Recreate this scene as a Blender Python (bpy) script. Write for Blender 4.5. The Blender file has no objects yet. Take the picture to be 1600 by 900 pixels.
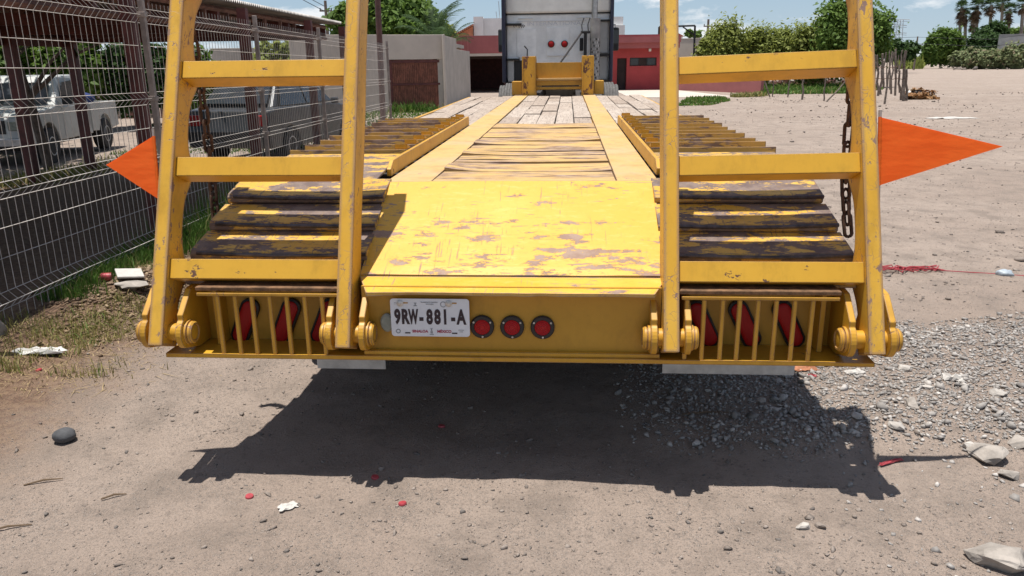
import bpy, bmesh, math, random
import numpy as np
from mathutils import Vector, Matrix, Euler

scene = bpy.context.scene
COL = scene.collection
R = math.radians

# ------------------------------------------------------------------ camera, world, sun, exposure
CAM_F, CAM_PITCH, CAM_ROLL, CAM_H = 1220.0, R(16.0), R(0.75), 1.6
_f = Vector((0, math.cos(CAM_PITCH), -math.sin(CAM_PITCH)))
_r0 = Vector((1, 0, 0)); _u0 = _r0.cross(_f)
_r = _r0 * math.cos(CAM_ROLL) - _u0 * math.sin(CAM_ROLL)
_u = _u0 * math.cos(CAM_ROLL) + _r0 * math.sin(CAM_ROLL)
cam_data = bpy.data.cameras.new('camera')
cam_data.sensor_width = 36.0
cam_data.lens = CAM_F / 1600.0 * 36.0
cam_data.clip_start = 0.05
cam_data.clip_end = 6000
cam = bpy.data.objects.new('camera', cam_data)
COL.objects.link(cam)
m = Matrix((_r, _u, -_f)).transposed().to_4x4()
m.translation = Vector((0, 0, CAM_H))
cam.matrix_world = m
scene.camera = cam

SUN_DIR = Vector((0.12, 0.02, -1.0)).normalized()
sun_el = math.asin(-SUN_DIR.z)
sun_rot = math.atan2(-SUN_DIR.x, -SUN_DIR.y)
world = bpy.data.worlds.new("World")
scene.world = world
world.use_nodes = True
wt = world.node_tree
for n in list(wt.nodes): wt.nodes.remove(n)
w_out = wt.nodes.new('ShaderNodeOutputWorld')
w_bg = wt.nodes.new('ShaderNodeBackground')
w_sky = wt.nodes.new('ShaderNodeTexSky')
w_sky.sky_type = 'NISHITA'; w_sky.sun_disc = False
w_sky.sun_elevation = sun_el; w_sky.sun_rotation = sun_rot
w_sky.air_density = 1.0; w_sky.dust_density = 0.8; w_sky.ozone_density = 1.0
w_bg.inputs['Strength'].default_value = 0.08
w_tc = wt.nodes.new('ShaderNodeTexCoord')
w_map = wt.nodes.new('ShaderNodeMapping'); w_map.inputs['Scale'].default_value = (1, 1, 2.6)
w_n = wt.nodes.new('ShaderNodeTexNoise'); w_n.inputs['Scale'].default_value = 7.0
w_n.inputs['Detail'].default_value = 7; w_n.inputs['Roughness'].default_value = 0.6
w_ramp = wt.nodes.new('ShaderNodeValToRGB')
w_ramp.color_ramp.elements[0].position = 0.53; w_ramp.color_ramp.elements[0].color = (0, 0, 0, 1)
w_ramp.color_ramp.elements[1].position = 0.62; w_ramp.color_ramp.elements[1].color = (0.85, 0.85, 0.85, 1)
w_mix = wt.nodes.new('ShaderNodeMixRGB'); w_mix.inputs['Color2'].default_value = (9.6, 9.8, 10.0, 1)
wt.links.new(w_tc.outputs['Generated'], w_map.inputs['Vector'])
wt.links.new(w_map.outputs['Vector'], w_n.inputs['Vector'])
wt.links.new(w_n.outputs['Fac'], w_ramp.inputs['Fac'])
wt.links.new(w_ramp.outputs['Color'], w_mix.inputs['Fac'])
# pale haze low over the horizon, all the way round
w_sep = wt.nodes.new('ShaderNodeSeparateXYZ'); wt.links.new(w_tc.outputs['Generated'], w_sep.inputs[0])
w_hr = wt.nodes.new('ShaderNodeValToRGB'); w_hr.color_ramp.interpolation = 'EASE'
w_hr.color_ramp.elements[0].position = 0.0; w_hr.color_ramp.elements[0].color = (0.97, 0.97, 0.97, 1)
w_hr.color_ramp.elements[1].position = 0.42; w_hr.color_ramp.elements[1].color = (0, 0, 0, 1)
w_hc = wt.nodes.new('ShaderNodeValToRGB')
w_hc.color_ramp.elements[0].position = 0.0; w_hc.color_ramp.elements[0].color = (0.76, 0.91, 1.0, 1)
w_hc.color_ramp.elements[1].position = 0.14; w_hc.color_ramp.elements[1].color = (0.43, 0.70, 1.0, 1)
w_hm = wt.nodes.new('ShaderNodeMixRGB'); w_hm.blend_type = 'MULTIPLY'; w_hm.inputs[0].default_value = 1.0; w_hm.inputs['Color2'].default_value = (7.0, 7.0, 7.0, 1)
w_mh = wt.nodes.new('ShaderNodeMixRGB')
wt.links.new(w_sep.outputs['Z'], w_hr.inputs['Fac']); wt.links.new(w_sep.outputs['Z'], w_hc.inputs['Fac'])
wt.links.new(w_hc.outputs['Color'], w_hm.inputs['Color1'])
wt.links.new(w_hr.outputs['Color'], w_mh.inputs['Fac']); wt.links.new(w_sky.outputs['Color'], w_mh.inputs['Color1']); wt.links.new(w_hm.outputs['Color'], w_mh.inputs['Color2'])
wt.links.new(w_mh.outputs['Color'], w_mix.inputs['Color1'])
wt.links.new(w_mix.outputs['Color'], w_bg.inputs['Color'])
wt.links.new(w_bg.outputs['Background'], w_out.inputs['Surface'])

sun_data = bpy.data.lights.new('sun', 'SUN')
sun_data.energy = 5.0; sun_data.angle = R(0.5); sun_data.color = (1.0, 0.965, 0.91)
sun = bpy.data.objects.new('sun', sun_data)
sun.rotation_euler = SUN_DIR.to_track_quat('-Z', 'Y').to_euler()
sun.location = (0, 0, 30)
COL.objects.link(sun)

vs = scene.view_settings
vs.view_transform = 'Standard'; vs.look = 'None'; vs.exposure = 0.33; vs.gamma = 1.0
vs.use_curve_mapping = False

# ------------------------------------------------------------------ helpers
def ray(x, y):
    return _f + _r * ((x - 800) / CAM_F) - _u * ((y - 450) / CAM_F)
def at_z(x, y, z=0.0):
    d = ray(x, y); t = (z - CAM_H) / d.z
    return Vector((0, 0, CAM_H)) + d * t
def at_y(x, y, Y):
    d = ray(x, y); t = Y / d.y
    return Vector((0, 0, CAM_H)) + d * t

def rng(seed): return np.random.default_rng(seed)

_perm = rng(77).random((256, 256))
def vnoise(x, y, s, o=0):
    x = np.asarray(x, float) * s + 37.3 * o + 1000; y = np.asarray(y, float) * s + 91.7 * o + 1000
    xi = np.floor(x).astype(int); yi = np.floor(y).astype(int)
    fx = x - xi; fy = y - yi
    fx = fx * fx * (3 - 2 * fx); fy = fy * fy * (3 - 2 * fy)
    a = _perm[xi % 256, yi % 256]; b = _perm[(xi + 1) % 256, yi % 256]
    c = _perm[xi % 256, (yi + 1) % 256]; d = _perm[(xi + 1) % 256, (yi + 1) % 256]
    return (a * (1 - fx) + b * fx) * (1 - fy) + (c * (1 - fx) + d * fx) * fy - 0.5

def sstep(a, b, x):
    t = np.clip((np.asarray(x, float) - a) / (b - a), 0, 1)
    return t * t * (3 - 2 * t)

def ground_h(x, y):
    x = np.asarray(x, float); y = np.asarray(y, float)
    r = np.sqrt(x * x + y * y)
    near = 1 - sstep(14, 30, r)
    h = near * (0.035 * vnoise(x, y, 0.7, 1) + 0.016 * vnoise(x, y, 2.3, 2) + 0.010 * vnoise(x, y, 6.1, 3) + 0.005 * vnoise(x, y, 15, 4) + 0.003 * vnoise(x, y, 37, 5))
    # low bank of earth along the wire fence
    xf = -3.11 + 0.04 * (y - 4.5)
    bank = np.exp(-((x - xf + 0.1) / 0.55) ** 2) * (1 - sstep(6, 12, y)) * sstep(1.5, 3.5, y)
    h = h + 0.10 * bank
    # heap of dry soil
    h = h + 0.13 * np.exp(-(((x + 2.68) / 0.30) ** 2 + ((y - 5.45) / 0.45) ** 2))
    # gravel bed is spread a little proud of the dirt
    h = h + 0.05 * gravel_mask(x, y)
    # worn wheel tracks of the lot on the right
    lot = sstep(2.2, 4, x) * sstep(3, 6, y) * (1 - sstep(40, 60, r))
    h = h + lot * 0.08 * vnoise(x * 0.25 + y * 0.35, y * 2.2 - x * 0.5, 0.55, 7)
    # the yard behind the fence lies lower, the gooseneck end stands on a slight rise
    h = h - 0.020 * np.clip(y - 6, 0, 16) * sstep(0.15, 1.2, xf - x) * (1 - sstep(19, 26, y))
    h = h + 0.12 * sstep(10.5, 13, y) * (1 - sstep(20, 26, y)) * (1 - sstep(2.0, 4.0, np.abs(x - 1.0)))
    return h

def gravel_mask(x, y):
    x = np.asarray(x, float); y = np.asarray(y, float)
    yy = y + 0.25 * vnoise(x, y, 1.3, 9) + 0.12 * vnoise(x, y, 4.0, 10)
    edge0 = 2.95 - 0.08 * np.clip(x - 1, 0, 4)
    edge1 = 4.45 + 0.0 * x
    mm = sstep(edge0 - 0.1, edge0 + 0.25, yy) * (1 - sstep(edge1 - 0.3, edge1 + 0.5, yy))
    xx = x + 0.35 * vnoise(x, y, 1.1, 11)
    return mm * sstep(0.45, 1.15, xx) * (1 - sstep(5.5, 7.0, x))

def tag(o, label=None, cat=None, group=None, kind=None):
    if label: o['label'] = label
    if cat: o['category'] = cat
    if group: o['group'] = group
    if kind: o['kind'] = kind
    return o

def empty(name, loc=(0, 0, 0), rot=(0, 0, 0), parent=None):
    o = bpy.data.objects.new(name, None)
    o.empty_display_size = 0.2
    COL.objects.link(o)
    o.location = loc; o.rotation_euler = rot
    if parent: o.parent = parent
    return o

class MB:
    """collects shapes; build() links them as ONE mesh object"""
    def __init__(s): s.v = []; s.f = []; s.mi = []
    def add(s, vs_, fs, mi=0):
        b = len(s.v); s.v += [tuple(p) for p in vs_]
        for f in fs: s.f.append([i + b for i in f]); s.mi.append(mi)
    def box(s, x0, x1, y0, y1, z0, z1, rot=None, mi=0):
        vs_ = [Vector((x, y, z)) for z in (z0, z1) for y in (y0, y1) for x in (x0, x1)]
        if rot is not None:
            c = Vector(((x0 + x1) / 2, (y0 + y1) / 2, (z0 + z1) / 2))
            e = Euler(rot).to_matrix(); vs_ = [e @ (p - c) + c for p in vs_]
        s.add(vs_, [(0, 2, 3, 1), (4, 5, 7, 6), (0, 1, 5, 4), (2, 6, 7, 3), (0, 4, 6, 2), (1, 3, 7, 5)], mi)
    def prism(s, prof, a0, a1, axis='x', mi=0):
        """polygon profile extruded along an axis (profile counter-clockwise seen from +axis)"""
        n = len(prof)
        def P(p, a):
            if axis == 'x': return (a, p[0], p[1])
            if axis == 'y': return (p[0], a, p[1])
            return (p[0], p[1], a)
        vs_ = [P(p, a0) for p in prof] + [P(p, a1) for p in prof]
        fs = [tuple(range(n))[::-1], tuple(range(n, 2 * n))]
        fs += [(i, (i + 1) % n, n + (i + 1) % n, n + i) for i in range(n)]
        s.add(vs_, fs, mi)
    def tube(s, pts, r, n=8, cap=True, mi=0):
        pts = [Vector(p) for p in pts]; k = len(pts)
        rs = r if isinstance(r, (list, tuple)) else [r] * k
        b = len(s.v)
        d0 = (pts[1] - pts[0]).normalized()
        ref = Vector((0, 0, 1)) if abs(d0.z) < 0.9 else Vector((1, 0, 0))
        for i, p in enumerate(pts):
            d = (pts[min(i + 1, k - 1)] - pts[max(i - 1, 0)]).normalized()
            a = d.cross(ref)
            if a.length < 1e-4: a = d.cross(Vector((0, 1, 0)))
            a.normalize(); c = a.cross(d)
            for j in range(n):
                t = 2 * math.pi * j / n
                s.v.append(tuple(p + a * (rs[i] * math.cos(t)) + c * (rs[i] * math.sin(t))))
        for i in range(k - 1):
            for j in range(n):
                s.f.append([b + i * n + j, b + i * n + (j + 1) % n, b + (i + 1) * n + (j + 1) % n, b + (i + 1) * n + j]); s.mi.append(mi)
        if cap:
            s.f.append([b + j for j in range(n)][::-1]); s.mi.append(mi)
            s.f.append([b + (k - 1) * n + j for j in range(n)]); s.mi.append(mi)
    def lathe(s, prof, c, axis='x', n=24, mi=0, sy=1.0):
        """profile of (along axis, radius)"""
        b = len(s.v); c = Vector(c); k = len(prof)
        for a, r in prof:
            for j in range(n):
                t = 2 * math.pi * j / n; p, q = r * math.cos(t), r * math.sin(t) * sy
                if axis == 'x': s.v.append(tuple(c + Vector((a, p, q))))
                elif axis == 'y': s.v.append(tuple(c + Vector((p, a, q))))
                else: s.v.append(tuple(c + Vector((p, q, a))))
        for i in range(k - 1):
            for j in range(n):
                s.f.append([b + i * n + j, b + i * n + (j + 1) % n, b + (i + 1) * n + (j + 1) % n, b + (i + 1) * n + j]); s.mi.append(mi)
        s.f.append([b + j for j in range(n)]); s.mi.append(mi)
        s.f.append([b + (k - 1) * n + j for j in range(n)][::-1]); s.mi.append(mi)
    def build(s, name, mats, parent=None, bevel=0, smooth=False, loc=None, rot=None, fix=True):
        me = bpy.data.meshes.new(name)
        me.from_pydata(s.v, [], s.f)
        mats = mats if isinstance(mats, (list, tuple)) else [mats]
        for mm in mats: me.materials.append(mm)
        if len(mats) > 1: me.polygons.foreach_set('material_index', s.mi)
        if fix:
            bm = bmesh.new(); bm.from_mesh(me)
            bmesh.ops.recalc_face_normals(bm, faces=bm.faces)
            bm.to_mesh(me); bm.free()
        if smooth:
            me.polygons.foreach_set('use_smooth', [True] * len(me.polygons))
            me.set_sharp_from_angle(angle=R(35))
        o = bpy.data.objects.new(name, me); COL.objects.link(o)
        if parent is not None: o.parent = parent
        if loc is not None: o.location = loc
        if rot is not None: o.rotation_euler = rot
        if bevel:
            md = o.modifiers.new('edge', 'BEVEL'); md.width = bevel; md.segments = 2
            md.limit_method = 'ANGLE'; md.angle_limit = R(40)
        return o

def np_mesh(name, verts, faces, mat, parent=None, smooth=False, sizes=None):
    """numpy verts (n,3) and faces (m,k)"""
    verts = np.ascontiguousarray(verts, dtype=np.float32); faces = np.ascontiguousarray(faces, dtype=np.int32)
    me = bpy.data.meshes.new(name)
    k = faces.shape[1]
    me.vertices.add(len(verts)); me.vertices.foreach_set('co', verts.ravel())
    me.loops.add(faces.size); me.loops.foreach_set('vertex_index', faces.ravel())
    me.polygons.add(len(faces))
    me.polygons.foreach_set('loop_start', np.arange(0, faces.size, k, dtype=np.int32))
    me.polygons.foreach_set('loop_total', np.full(len(faces), k, dtype=np.int32))
    if smooth: me.polygons.foreach_set('use_smooth', np.ones(len(faces), dtype=bool))
    me.update(calc_edges=True)
    for mm in (mat if isinstance(mat, (list, tuple)) else [mat]): me.materials.append(mm)
    o = bpy.data.objects.new(name, me); COL.objects.link(o)
    if parent is not None: o.parent = parent
    return o

def dup(o, parent=None):
    c = o.copy(); COL.objects.link(c)
    if parent is not None: c.parent = parent
    return c
def copy_tree(root, parent=None):
    c = dup(root, parent)
    for ch in list(root.children): copy_tree(ch, c)
    return c

def text_mesh(name, body, size, mat, parent, loc, rot=(R(90), 0, 0), sx=1.0, extrude=0.0008, offset=0.0, align='CENTER'):
    cu = bpy.data.curves.new(name, 'FONT'); cu.body = body; cu.size = size
    cu.align_x = align; cu.align_y = 'CENTER'; cu.extrude = extrude; cu.offset = offset
    cu.resolution_u = 3
    t = bpy.data.objects.new(name, cu); COL.objects.link(t)
    bpy.context.view_layer.update()
    me = bpy.data.meshes.new_from_object(t.evaluated_get(bpy.context.evaluated_depsgraph_get()))
    bpy.data.objects.remove(t); bpy.data.curves.remove(cu)
    me.transform(Matrix.Diagonal((sx, 1, 1, 1)))
    me.materials.clear(); me.materials.append(mat)
    o = bpy.data.objects.new(name, me); COL.objects.link(o)
    o.parent = parent; o.location = loc; o.rotation_euler = rot
    return o

# ------------------------------------------------------------------ materials
class NT:
    def __init__(s, name):
        s.m = bpy.data.materials.new(name); s.m.use_nodes = True
        s.t = s.m.node_tree
        for n in list(s.t.nodes): s.t.nodes.remove(n)
        s.out = s.t.nodes.new('ShaderNodeOutputMaterial')
        s.p = s.t.nodes.new('ShaderNodeBsdfPrincipled')
        s.t.links.new(s.p.outputs[0], s.out.inputs['Surface'])
        s.tc = None
    def n(s, typ, **kw):
        nd = s.t.nodes.new(typ)
        for k, v in kw.items(): setattr(nd, k, v)
        return nd
    def l(s, a, b): s.t.links.new(a, b)
    def setin(s, sock, v):
        if hasattr(v, 'is_output') or isinstance(v, bpy.types.NodeSocket): s.l(v, sock)
        else: sock.default_value = v
    def coord(s, scale=(1, 1, 1), loc=(0, 0, 0), rot=(0, 0, 0), kind='Object', rand=False):
        if s.tc is None: s.tc = s.n('ShaderNodeTexCoord')
        mp = s.n('ShaderNodeMapping')
        mp.inputs['Scale'].default_value = scale; mp.inputs['Location'].default_value = loc; mp.inputs['Rotation'].default_value = rot
        src = s.tc.outputs[kind]
        if rand:
            oi = s.n('ShaderNodeObjectInfo')
            ma = s.n('ShaderNodeVectorMath', operation='MULTIPLY_ADD')
            s.l(oi.outputs['Random'], ma.inputs[0]); ma.inputs[1].default_value = (37, 53, 71); s.l(src, ma.inputs[2])
            src = ma.outputs[0]
        s.l(src, mp.inputs['Vector']); return mp.outputs[0]
    def noise(s, vec, scale, detail=5, rough=0.6, dist=0.0):
        nd = s.n('ShaderNodeTexNoise'); nd.inputs['Scale'].default_value = scale
        nd.inputs['Detail'].default_value = detail; nd.inputs['Roughness'].default_value = rough; nd.inputs['Distortion'].default_value = dist
        s.l(vec, nd.inputs['Vector']); return nd.outputs['Fac']
    def voro(s, vec, scale, feature='F1', out='Distance', rnd=1.0):
        nd = s.n('ShaderNodeTexVoronoi'); nd.feature = feature
        nd.inputs['Scale'].default_value = scale; nd.inputs['Randomness'].default_value = rnd
        s.l(vec, nd.inputs['Vector']); return nd.outputs[out]
    def step(s, v, a, b):
        nd = s.n('ShaderNodeMapRange'); nd.interpolation_type = 'SMOOTHSTEP'
        nd.inputs['From Min'].default_value = a; nd.inputs['From Max'].default_value = b
        if a > b:
            nd.inputs['From Min'].default_value = b; nd.inputs['From Max'].default_value = a
            nd.inputs['To Min'].default_value = 1; nd.inputs['To Max'].default_value = 0
        s.setin(nd.inputs['Value'], v); return nd.outputs[0]
    def math(s, op, a, b=0.0, clamp=False):
        nd = s.n('ShaderNodeMath', operation=op); nd.use_clamp = clamp
        s.setin(nd.inputs[0], a); s.setin(nd.inputs[1], b); return nd.outputs[0]
    def mix(s, f, a, b, blend='MIX'):
        nd = s.n('ShaderNodeMixRGB'); nd.blend_type = blend
        s.setin(nd.inputs[0], f)
        for i, v in ((1, a), (2, b)):
            if isinstance(v, tuple): v = (v + (1,))[:4]
            s.setin(nd.inputs[i], v)
        return nd.outputs[0]
    def bump(s, h, strength=0.3, dist=0.005, normal=None):
        nd = s.n('ShaderNodeBump'); nd.inputs['Strength'].default_value = strength; nd.inputs['Distance'].default_value = dist
        s.l(h, nd.inputs['Height'])
        if normal is not None: s.l(normal, nd.inputs['Normal'])
        return nd.outputs[0]
    def fin(s, color=None, rough=0.7, metal=0.0, normal=None, spec=None):
        p = s.p.inputs
        if color is not None: s.setin(p['Base Color'], color + (1,) if isinstance(color, tuple) and len(color) == 3 else color)
        s.setin(p['Roughness'], rough); s.setin(p['Metallic'], metal)
        if spec is not None: p['Specular IOR Level'].default_value = spec
        if normal is not None: s.l(normal, p['Normal'])
        return s.m
    def edge(s, radius=0.006, lo=0.90, hi=0.9985):
        """1 at worn convex or concave edges"""
        bv = s.n('ShaderNodeBevel'); bv.samples = 4; bv.inputs['Radius'].default_value = radius
        g = s.n('ShaderNodeNewGeometry')
        d = s.n('ShaderNodeVectorMath', operation='DOT_PRODUCT'); s.l(bv.outputs[0], d.inputs[0]); s.l(g.outputs['Normal'], d.inputs[1])
        return s.step(d.outputs['Value'], hi, lo)

def simple(name, col, rough=0.7, metal=0.0, var=0.25, scale=8, bump=0.0, rand=True, spec=None):
    t = NT(name); c = t.coord(rand=rand)
    f = t.noise(c, scale, 6, 0.65)
    dark = tuple(x * (1 - var) for x in col); lite = tuple(min(1, x * (1 + var)) for x in col)
    cc = t.mix(t.step(f, 0.3, 0.7), dark, lite)
    nrm = t.bump(f, bump, 0.01) if bump else None
    return t.fin(cc, rough, metal, nrm, spec)

def paint(name, base, fade, under, fade_amt=(0.4, 0.7), peel=(0.62, 0.66), peel_scale=(3, 6, 6), peel_noise=2.0, edge=0.007, cracks=0.0, crack_scale=5.0, dirt=0.25, rough=0.45, rand=False, under2=None, streak=0.0, streak_scale=(1, 12, 12)):
    t = NT(name)
    c = t.coord(rand=rand); cs = t.coord(scale=peel_scale, rand=rand)
    big = t.noise(c, 2.2, 4, 0.6)
    col = t.mix(t.step(big, fade_amt[0], fade_amt[1]), base, fade)
    fine = t.noise(c, 30, 4, 0.6)
    gr = t.noise(t.coord(scale=(1, 1, 0.45), rand=rand, loc=(4, 2, 8)), 6, 6, 0.7)
    col = t.mix(t.math('MULTIPLY', t.step(gr, 0.46, 0.70), 0.6), col, tuple(x * 0.62 for x in base))
    col = t.mix(t.math('MULTIPLY', t.step(fine, 0.45, 0.75), dirt * 0.6), col, tuple(x * 0.55 for x in base))
    if streak:
        st = t.noise(t.coord(scale=streak_scale, rand=rand), 5, 5, 0.65)
        col = t.mix(t.math('MULTIPLY', t.step(st, 0.5, 0.68), streak), col, under2 or under)
    pn = t.noise(cs, peel_noise, 9, 0.68)
    pn = t.math('ADD', pn, t.math('MULTIPLY', t.math('SUBTRACT', big, 0.5), 0.35))
    mask = t.step(pn, peel[0], peel[1])
    if edge:
        e = t.edge(edge)
        en = t.step(t.math('ADD', t.noise(c, 18, 6, 0.7), t.math('MULTIPLY', e, 0.5)), 0.66, 0.76)
        mask = t.math('MAXIMUM', mask, t.math('MULTIPLY', en, t.step(e, 0.05, 0.3)))
    if cracks:
        dn = t.n('ShaderNodeTexNoise'); dn.inputs['Scale'].default_value = 6; dn.inputs['Detail'].default_value = 4
        t.l(c, dn.inputs['Vector'])
        ad = t.n('ShaderNodeVectorMath', operation='MULTIPLY_ADD'); t.l(dn.outputs['Color'], ad.inputs[0]); ad.inputs[1].default_value = (0.35, 0.35, 0.35); t.l(c, ad.inputs[2])
        ve = t.voro(ad.outputs[0], crack_scale, 'DISTANCE_TO_EDGE')
        cm = t.math('MULTIPLY', t.step(ve, 0.016, 0.006), t.step(t.noise(c, 3.1, 3, 0.5), 0.62 - cracks * 0.25, 0.70 - cracks * 0.25))
        mask = t.math('MAXIMUM', mask, cm)
    un = t.mix(t.step(t.noise(c, 11, 5, 0.6), 0.35, 0.65), under, under2 or tuple(x * 0.6 for x in under))
    col = t.mix(mask, col, un)
    rg = t.math('ADD', t.math('MULTIPLY', mask, 0.35), rough)
    hb = t.math('ADD', t.math('MULTIPLY', mask, -1.0), t.math('MULTIPLY', fine, 0.15))
    return t.fin(col, rg, 0, t.bump(hb, 0.35, 0.002))

Y0 = (0.607, 0.328, 0.0246); YF = (0.656, 0.385, 0.0492); RUST = (0.13, 0.06, 0.035); RUST2 = (0.21, 0.125, 0.10); MAUVE = (0.30, 0.215, 0.185)
M = {}
M['post'] = paint('worn_yellow_post_paint', Y0, YF, RUST2, peel=(0.60, 0.63), peel_scale=(9, 9, 5), peel_noise=3.2, edge=0.024, cracks=0.6, crack_scale=13, under2=(0.25, 0.155, 0.11))
M['rung'] = paint('yellow_rung_paint', Y0, (0.638, 0.353, 0.0294), RUST, peel=(0.665, 0.69), peel_scale=(7, 12, 12), peel_noise=3.0, edge=0.007, cracks=0.0, crack_scale=4, dirt=0.2)
M['frame'] = paint('yellow_frame_paint', (0.541, 0.279, 0.0205), Y0, RUST, peel=(0.70, 0.75), peel_noise=2.5, edge=0.006, cracks=0.2, dirt=0.3, under2=RUST2)
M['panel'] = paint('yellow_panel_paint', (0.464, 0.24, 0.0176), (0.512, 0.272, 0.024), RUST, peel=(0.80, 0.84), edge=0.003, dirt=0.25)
def scuffed(name, base, fade, bare, bare2, amt=0.0, ybias=True, edge=0.006):
    """paint with ragged bare patches, short cross scratches, long drag scratches and pale scuffs"""
    t = NT(name); c = t.coord()
    sep = t.n('ShaderNodeSeparateXYZ'); t.l(t.tc.outputs['Object'], sep.inputs[0])
    big = t.noise(c, 3.1, 4, 0.6)
    col = t.mix(t.step(big, 0.38, 0.68), base, fade)
    a = t.noise(t.coord(scale=(2.0, 5.5, 5.5), loc=(3.3, 1.1, 0)), 2.8, 10, 0.735)
    if ybias: a = t.math('ADD', a, t.math('MULTIPLY', t.math('SUBTRACT', 0.38, sep.outputs['Y']), 0.20))
    a = t.math('ADD', a, t.math('MULTIPLY', t.math('SUBTRACT', big, 0.5), 0.25))
    ma = t.step(a, 0.592 - amt, 0.608 - amt)
    cl = t.noise(c, 3.4, 3, 0.5); cl2 = t.noise(t.coord(loc=(5, 9, 2)), 4.3, 3, 0.5)
    b = t.noise(t.coord(scale=(9, 95, 95)), 1.0, 4, 0.6)
    mb_ = t.math('MULTIPLY', t.step(b, 0.625, 0.655), t.step(cl, 0.48 - amt, 0.56 - amt))
    d = t.noise(t.coord(scale=(110, 6, 6), rot=(0, 0, 0.12)), 1.0, 4, 0.6)
    md = t.math('MULTIPLY', t.step(d, 0.60, 0.66), t.step(cl2, 0.50 - amt, 0.60 - amt))
    mask = t.math('MAXIMUM', ma, t.math('MAXIMUM', mb_, t.math('MULTIPLY', md, 0.85)))
    pale = t.math('MULTIPLY', t.step(t.noise(t.coord(scale=(8, 30, 30), loc=(1, 7, 3)), 1.4, 6, 0.7), 0.52, 0.66), 0.30)
    col = t.mix(pale, col, tuple(min(0.8, x * 1.05 + 0.10) for x in fade))
    if edge:
        e = t.edge(edge); en = t.step(t.math('ADD', t.noise(c, 24, 6, 0.7), t.math('MULTIPLY', e, 0.5)), 0.66, 0.76)
        mask = t.math('MAXIMUM', mask, t.math('MULTIPLY', en, t.step(e, 0.05, 0.3)))
    fine = t.noise(c, 55, 5, 0.7)
    un = t.mix(t.step(t.noise(c, 14, 6, 0.65), 0.38, 0.62), bare, bare2)
    col = t.mix(mask, col, un)
    col = t.mix(t.math('MULTIPLY', t.step(fine, 0.5, 0.8), 0.35), col, tuple(x * 0.5 for x in base))
    h = t.math('ADD', t.math('MULTIPLY', mask, -1.0), t.math('MULTIPLY', fine, 0.2))
    return t.fin(col, t.math('ADD', 0.5, t.math('MULTIPLY', mask, 0.25)), 0, t.bump(h, 0.4, 0.002))
M['plate'] = scuffed('scraped_yellow_plate', (0.64, 0.345, 0.022), (0.67, 0.385, 0.045), (0.265, 0.165, 0.12), (0.33, 0.225, 0.17), 0.032)
M['lip'] = scuffed('scratched_yellow_lip', (0.64, 0.345, 0.022), (0.67, 0.385, 0.045), (0.22, 0.14, 0.11), (0.30, 0.21, 0.165), -0.03, False, 0.012)
M['deck'] = paint('dusty_yellow_deck', (0.557, 0.348, 0.117), (0.522, 0.357, 0.174), (0.40, 0.24, 0.13), peel=(0.69, 0.74), peel_scale=(5, 2, 5), peel_noise=2.2, edge=0.004, cracks=0.15, under2=MAUVE, rough=0.7, streak=0.2, streak_scale=(14, 1.5, 14))
M['plank'] = paint('streaked_yellow_plank', (0.557, 0.348, 0.113), (0.505, 0.339, 0.174), (0.34, 0.24, 0.18), peel=(0.50, 0.57), peel_scale=(1.2, 12, 12), peel_noise=2.0, edge=0.008, under2=(0.17, 0.10, 0.07), rough=0.75, streak=0.6, streak_scale=(0.35, 5, 5))
M['slat'] = scuffed('rusted_yellow_slat', (0.60, 0.33, 0.028), (0.62, 0.38, 0.07), (0.125, 0.085, 0.075), (0.20, 0.145, 0.12), 0.10, False, 0.015)
M['nosing'] = simple('polished_dark_nosing', (0.075, 0.062, 0.066), 0.42, 0.55, 0.5, 22, 0.2, rand=False)
M['rustbar'] = paint('rusty_slat_bar', (0.44, 0.245, 0.05), (0.50, 0.29, 0.06), (0.14, 0.085, 0.06), peel=(0.50, 0.55), peel_scale=(2, 9, 9), peel_noise=2.5, edge=0.01, under2=(0.26, 0.18, 0.14), rough=0.8)
M['goose'] = paint('chipped_gooseneck_paint', (0.62, 0.32, 0.025), Y0, RUST, peel=(0.54, 0.58), peel_scale=(7, 7, 4), peel_noise=1.6, edge=0.01, under2=(0.16, 0.07, 0.05))
M['chain'] = simple('rusty_chain', (0.10, 0.055, 0.035), 0.8, 0.4, 0.4, 40)
M['steel_dark'] = simple('dark_undercarriage', (0.035, 0.03, 0.028), 0.85, 0, 0.3, 6)
M['rubber'] = simple('tyre_rubber', (0.028, 0.027, 0.027), 0.85, 0, 0.25, 20, 0.2)
M['tyre_dusty'] = simple('dusty_tyre_rubber', (0.10, 0.095, 0.09), 0.9, 0, 0.3, 20, 0.2)
M['rust_shade'] = simple('rust_with_recess_shade', (0.16, 0.085, 0.04), 0.85, 0.1, 0.5, 25, 0.3)  # rust colour, kept dark to stand for shade in the recess
M['rim'] = simple('wheel_rim_metal', (0.42, 0.42, 0.42), 0.5, 0.6, 0.2, 10)
M['flap'] = simple('dirty_white_mudflap', (0.60, 0.59, 0.56), 0.7, 0, 0.2, 9)
M['bezel'] = simple('black_rubber_bezel', (0.018, 0.014, 0.014), 0.5, 0, 0.2, 30)
t = NT('red_lens'); c = t.coord(); rib = t.n('ShaderNodeTexWave'); rib.inputs['Scale'].default_value = 60; t.l(c, rib.inputs['Vector'])
M['lens'] = t.fin((0.37, 0.012, 0.012), 0.4, 0, t.bump(rib.outputs['Fac'], 0.35, 0.001)); t.p.inputs['Specular IOR Level'].default_value = 0.25
M['bolt'] = simple('zinc_bolt', (0.45, 0.44, 0.42), 0.45, 0.7, 0.3, 60)
M['plate_white'] = simple('plate_white', (0.66, 0.67, 0.69), 0.4, 0, 0.06, 14)
M['plate_ink'] = simple('plate_ink', (0.022, 0.010, 0.016), 0.5, 0, 0.1, 14)
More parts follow.
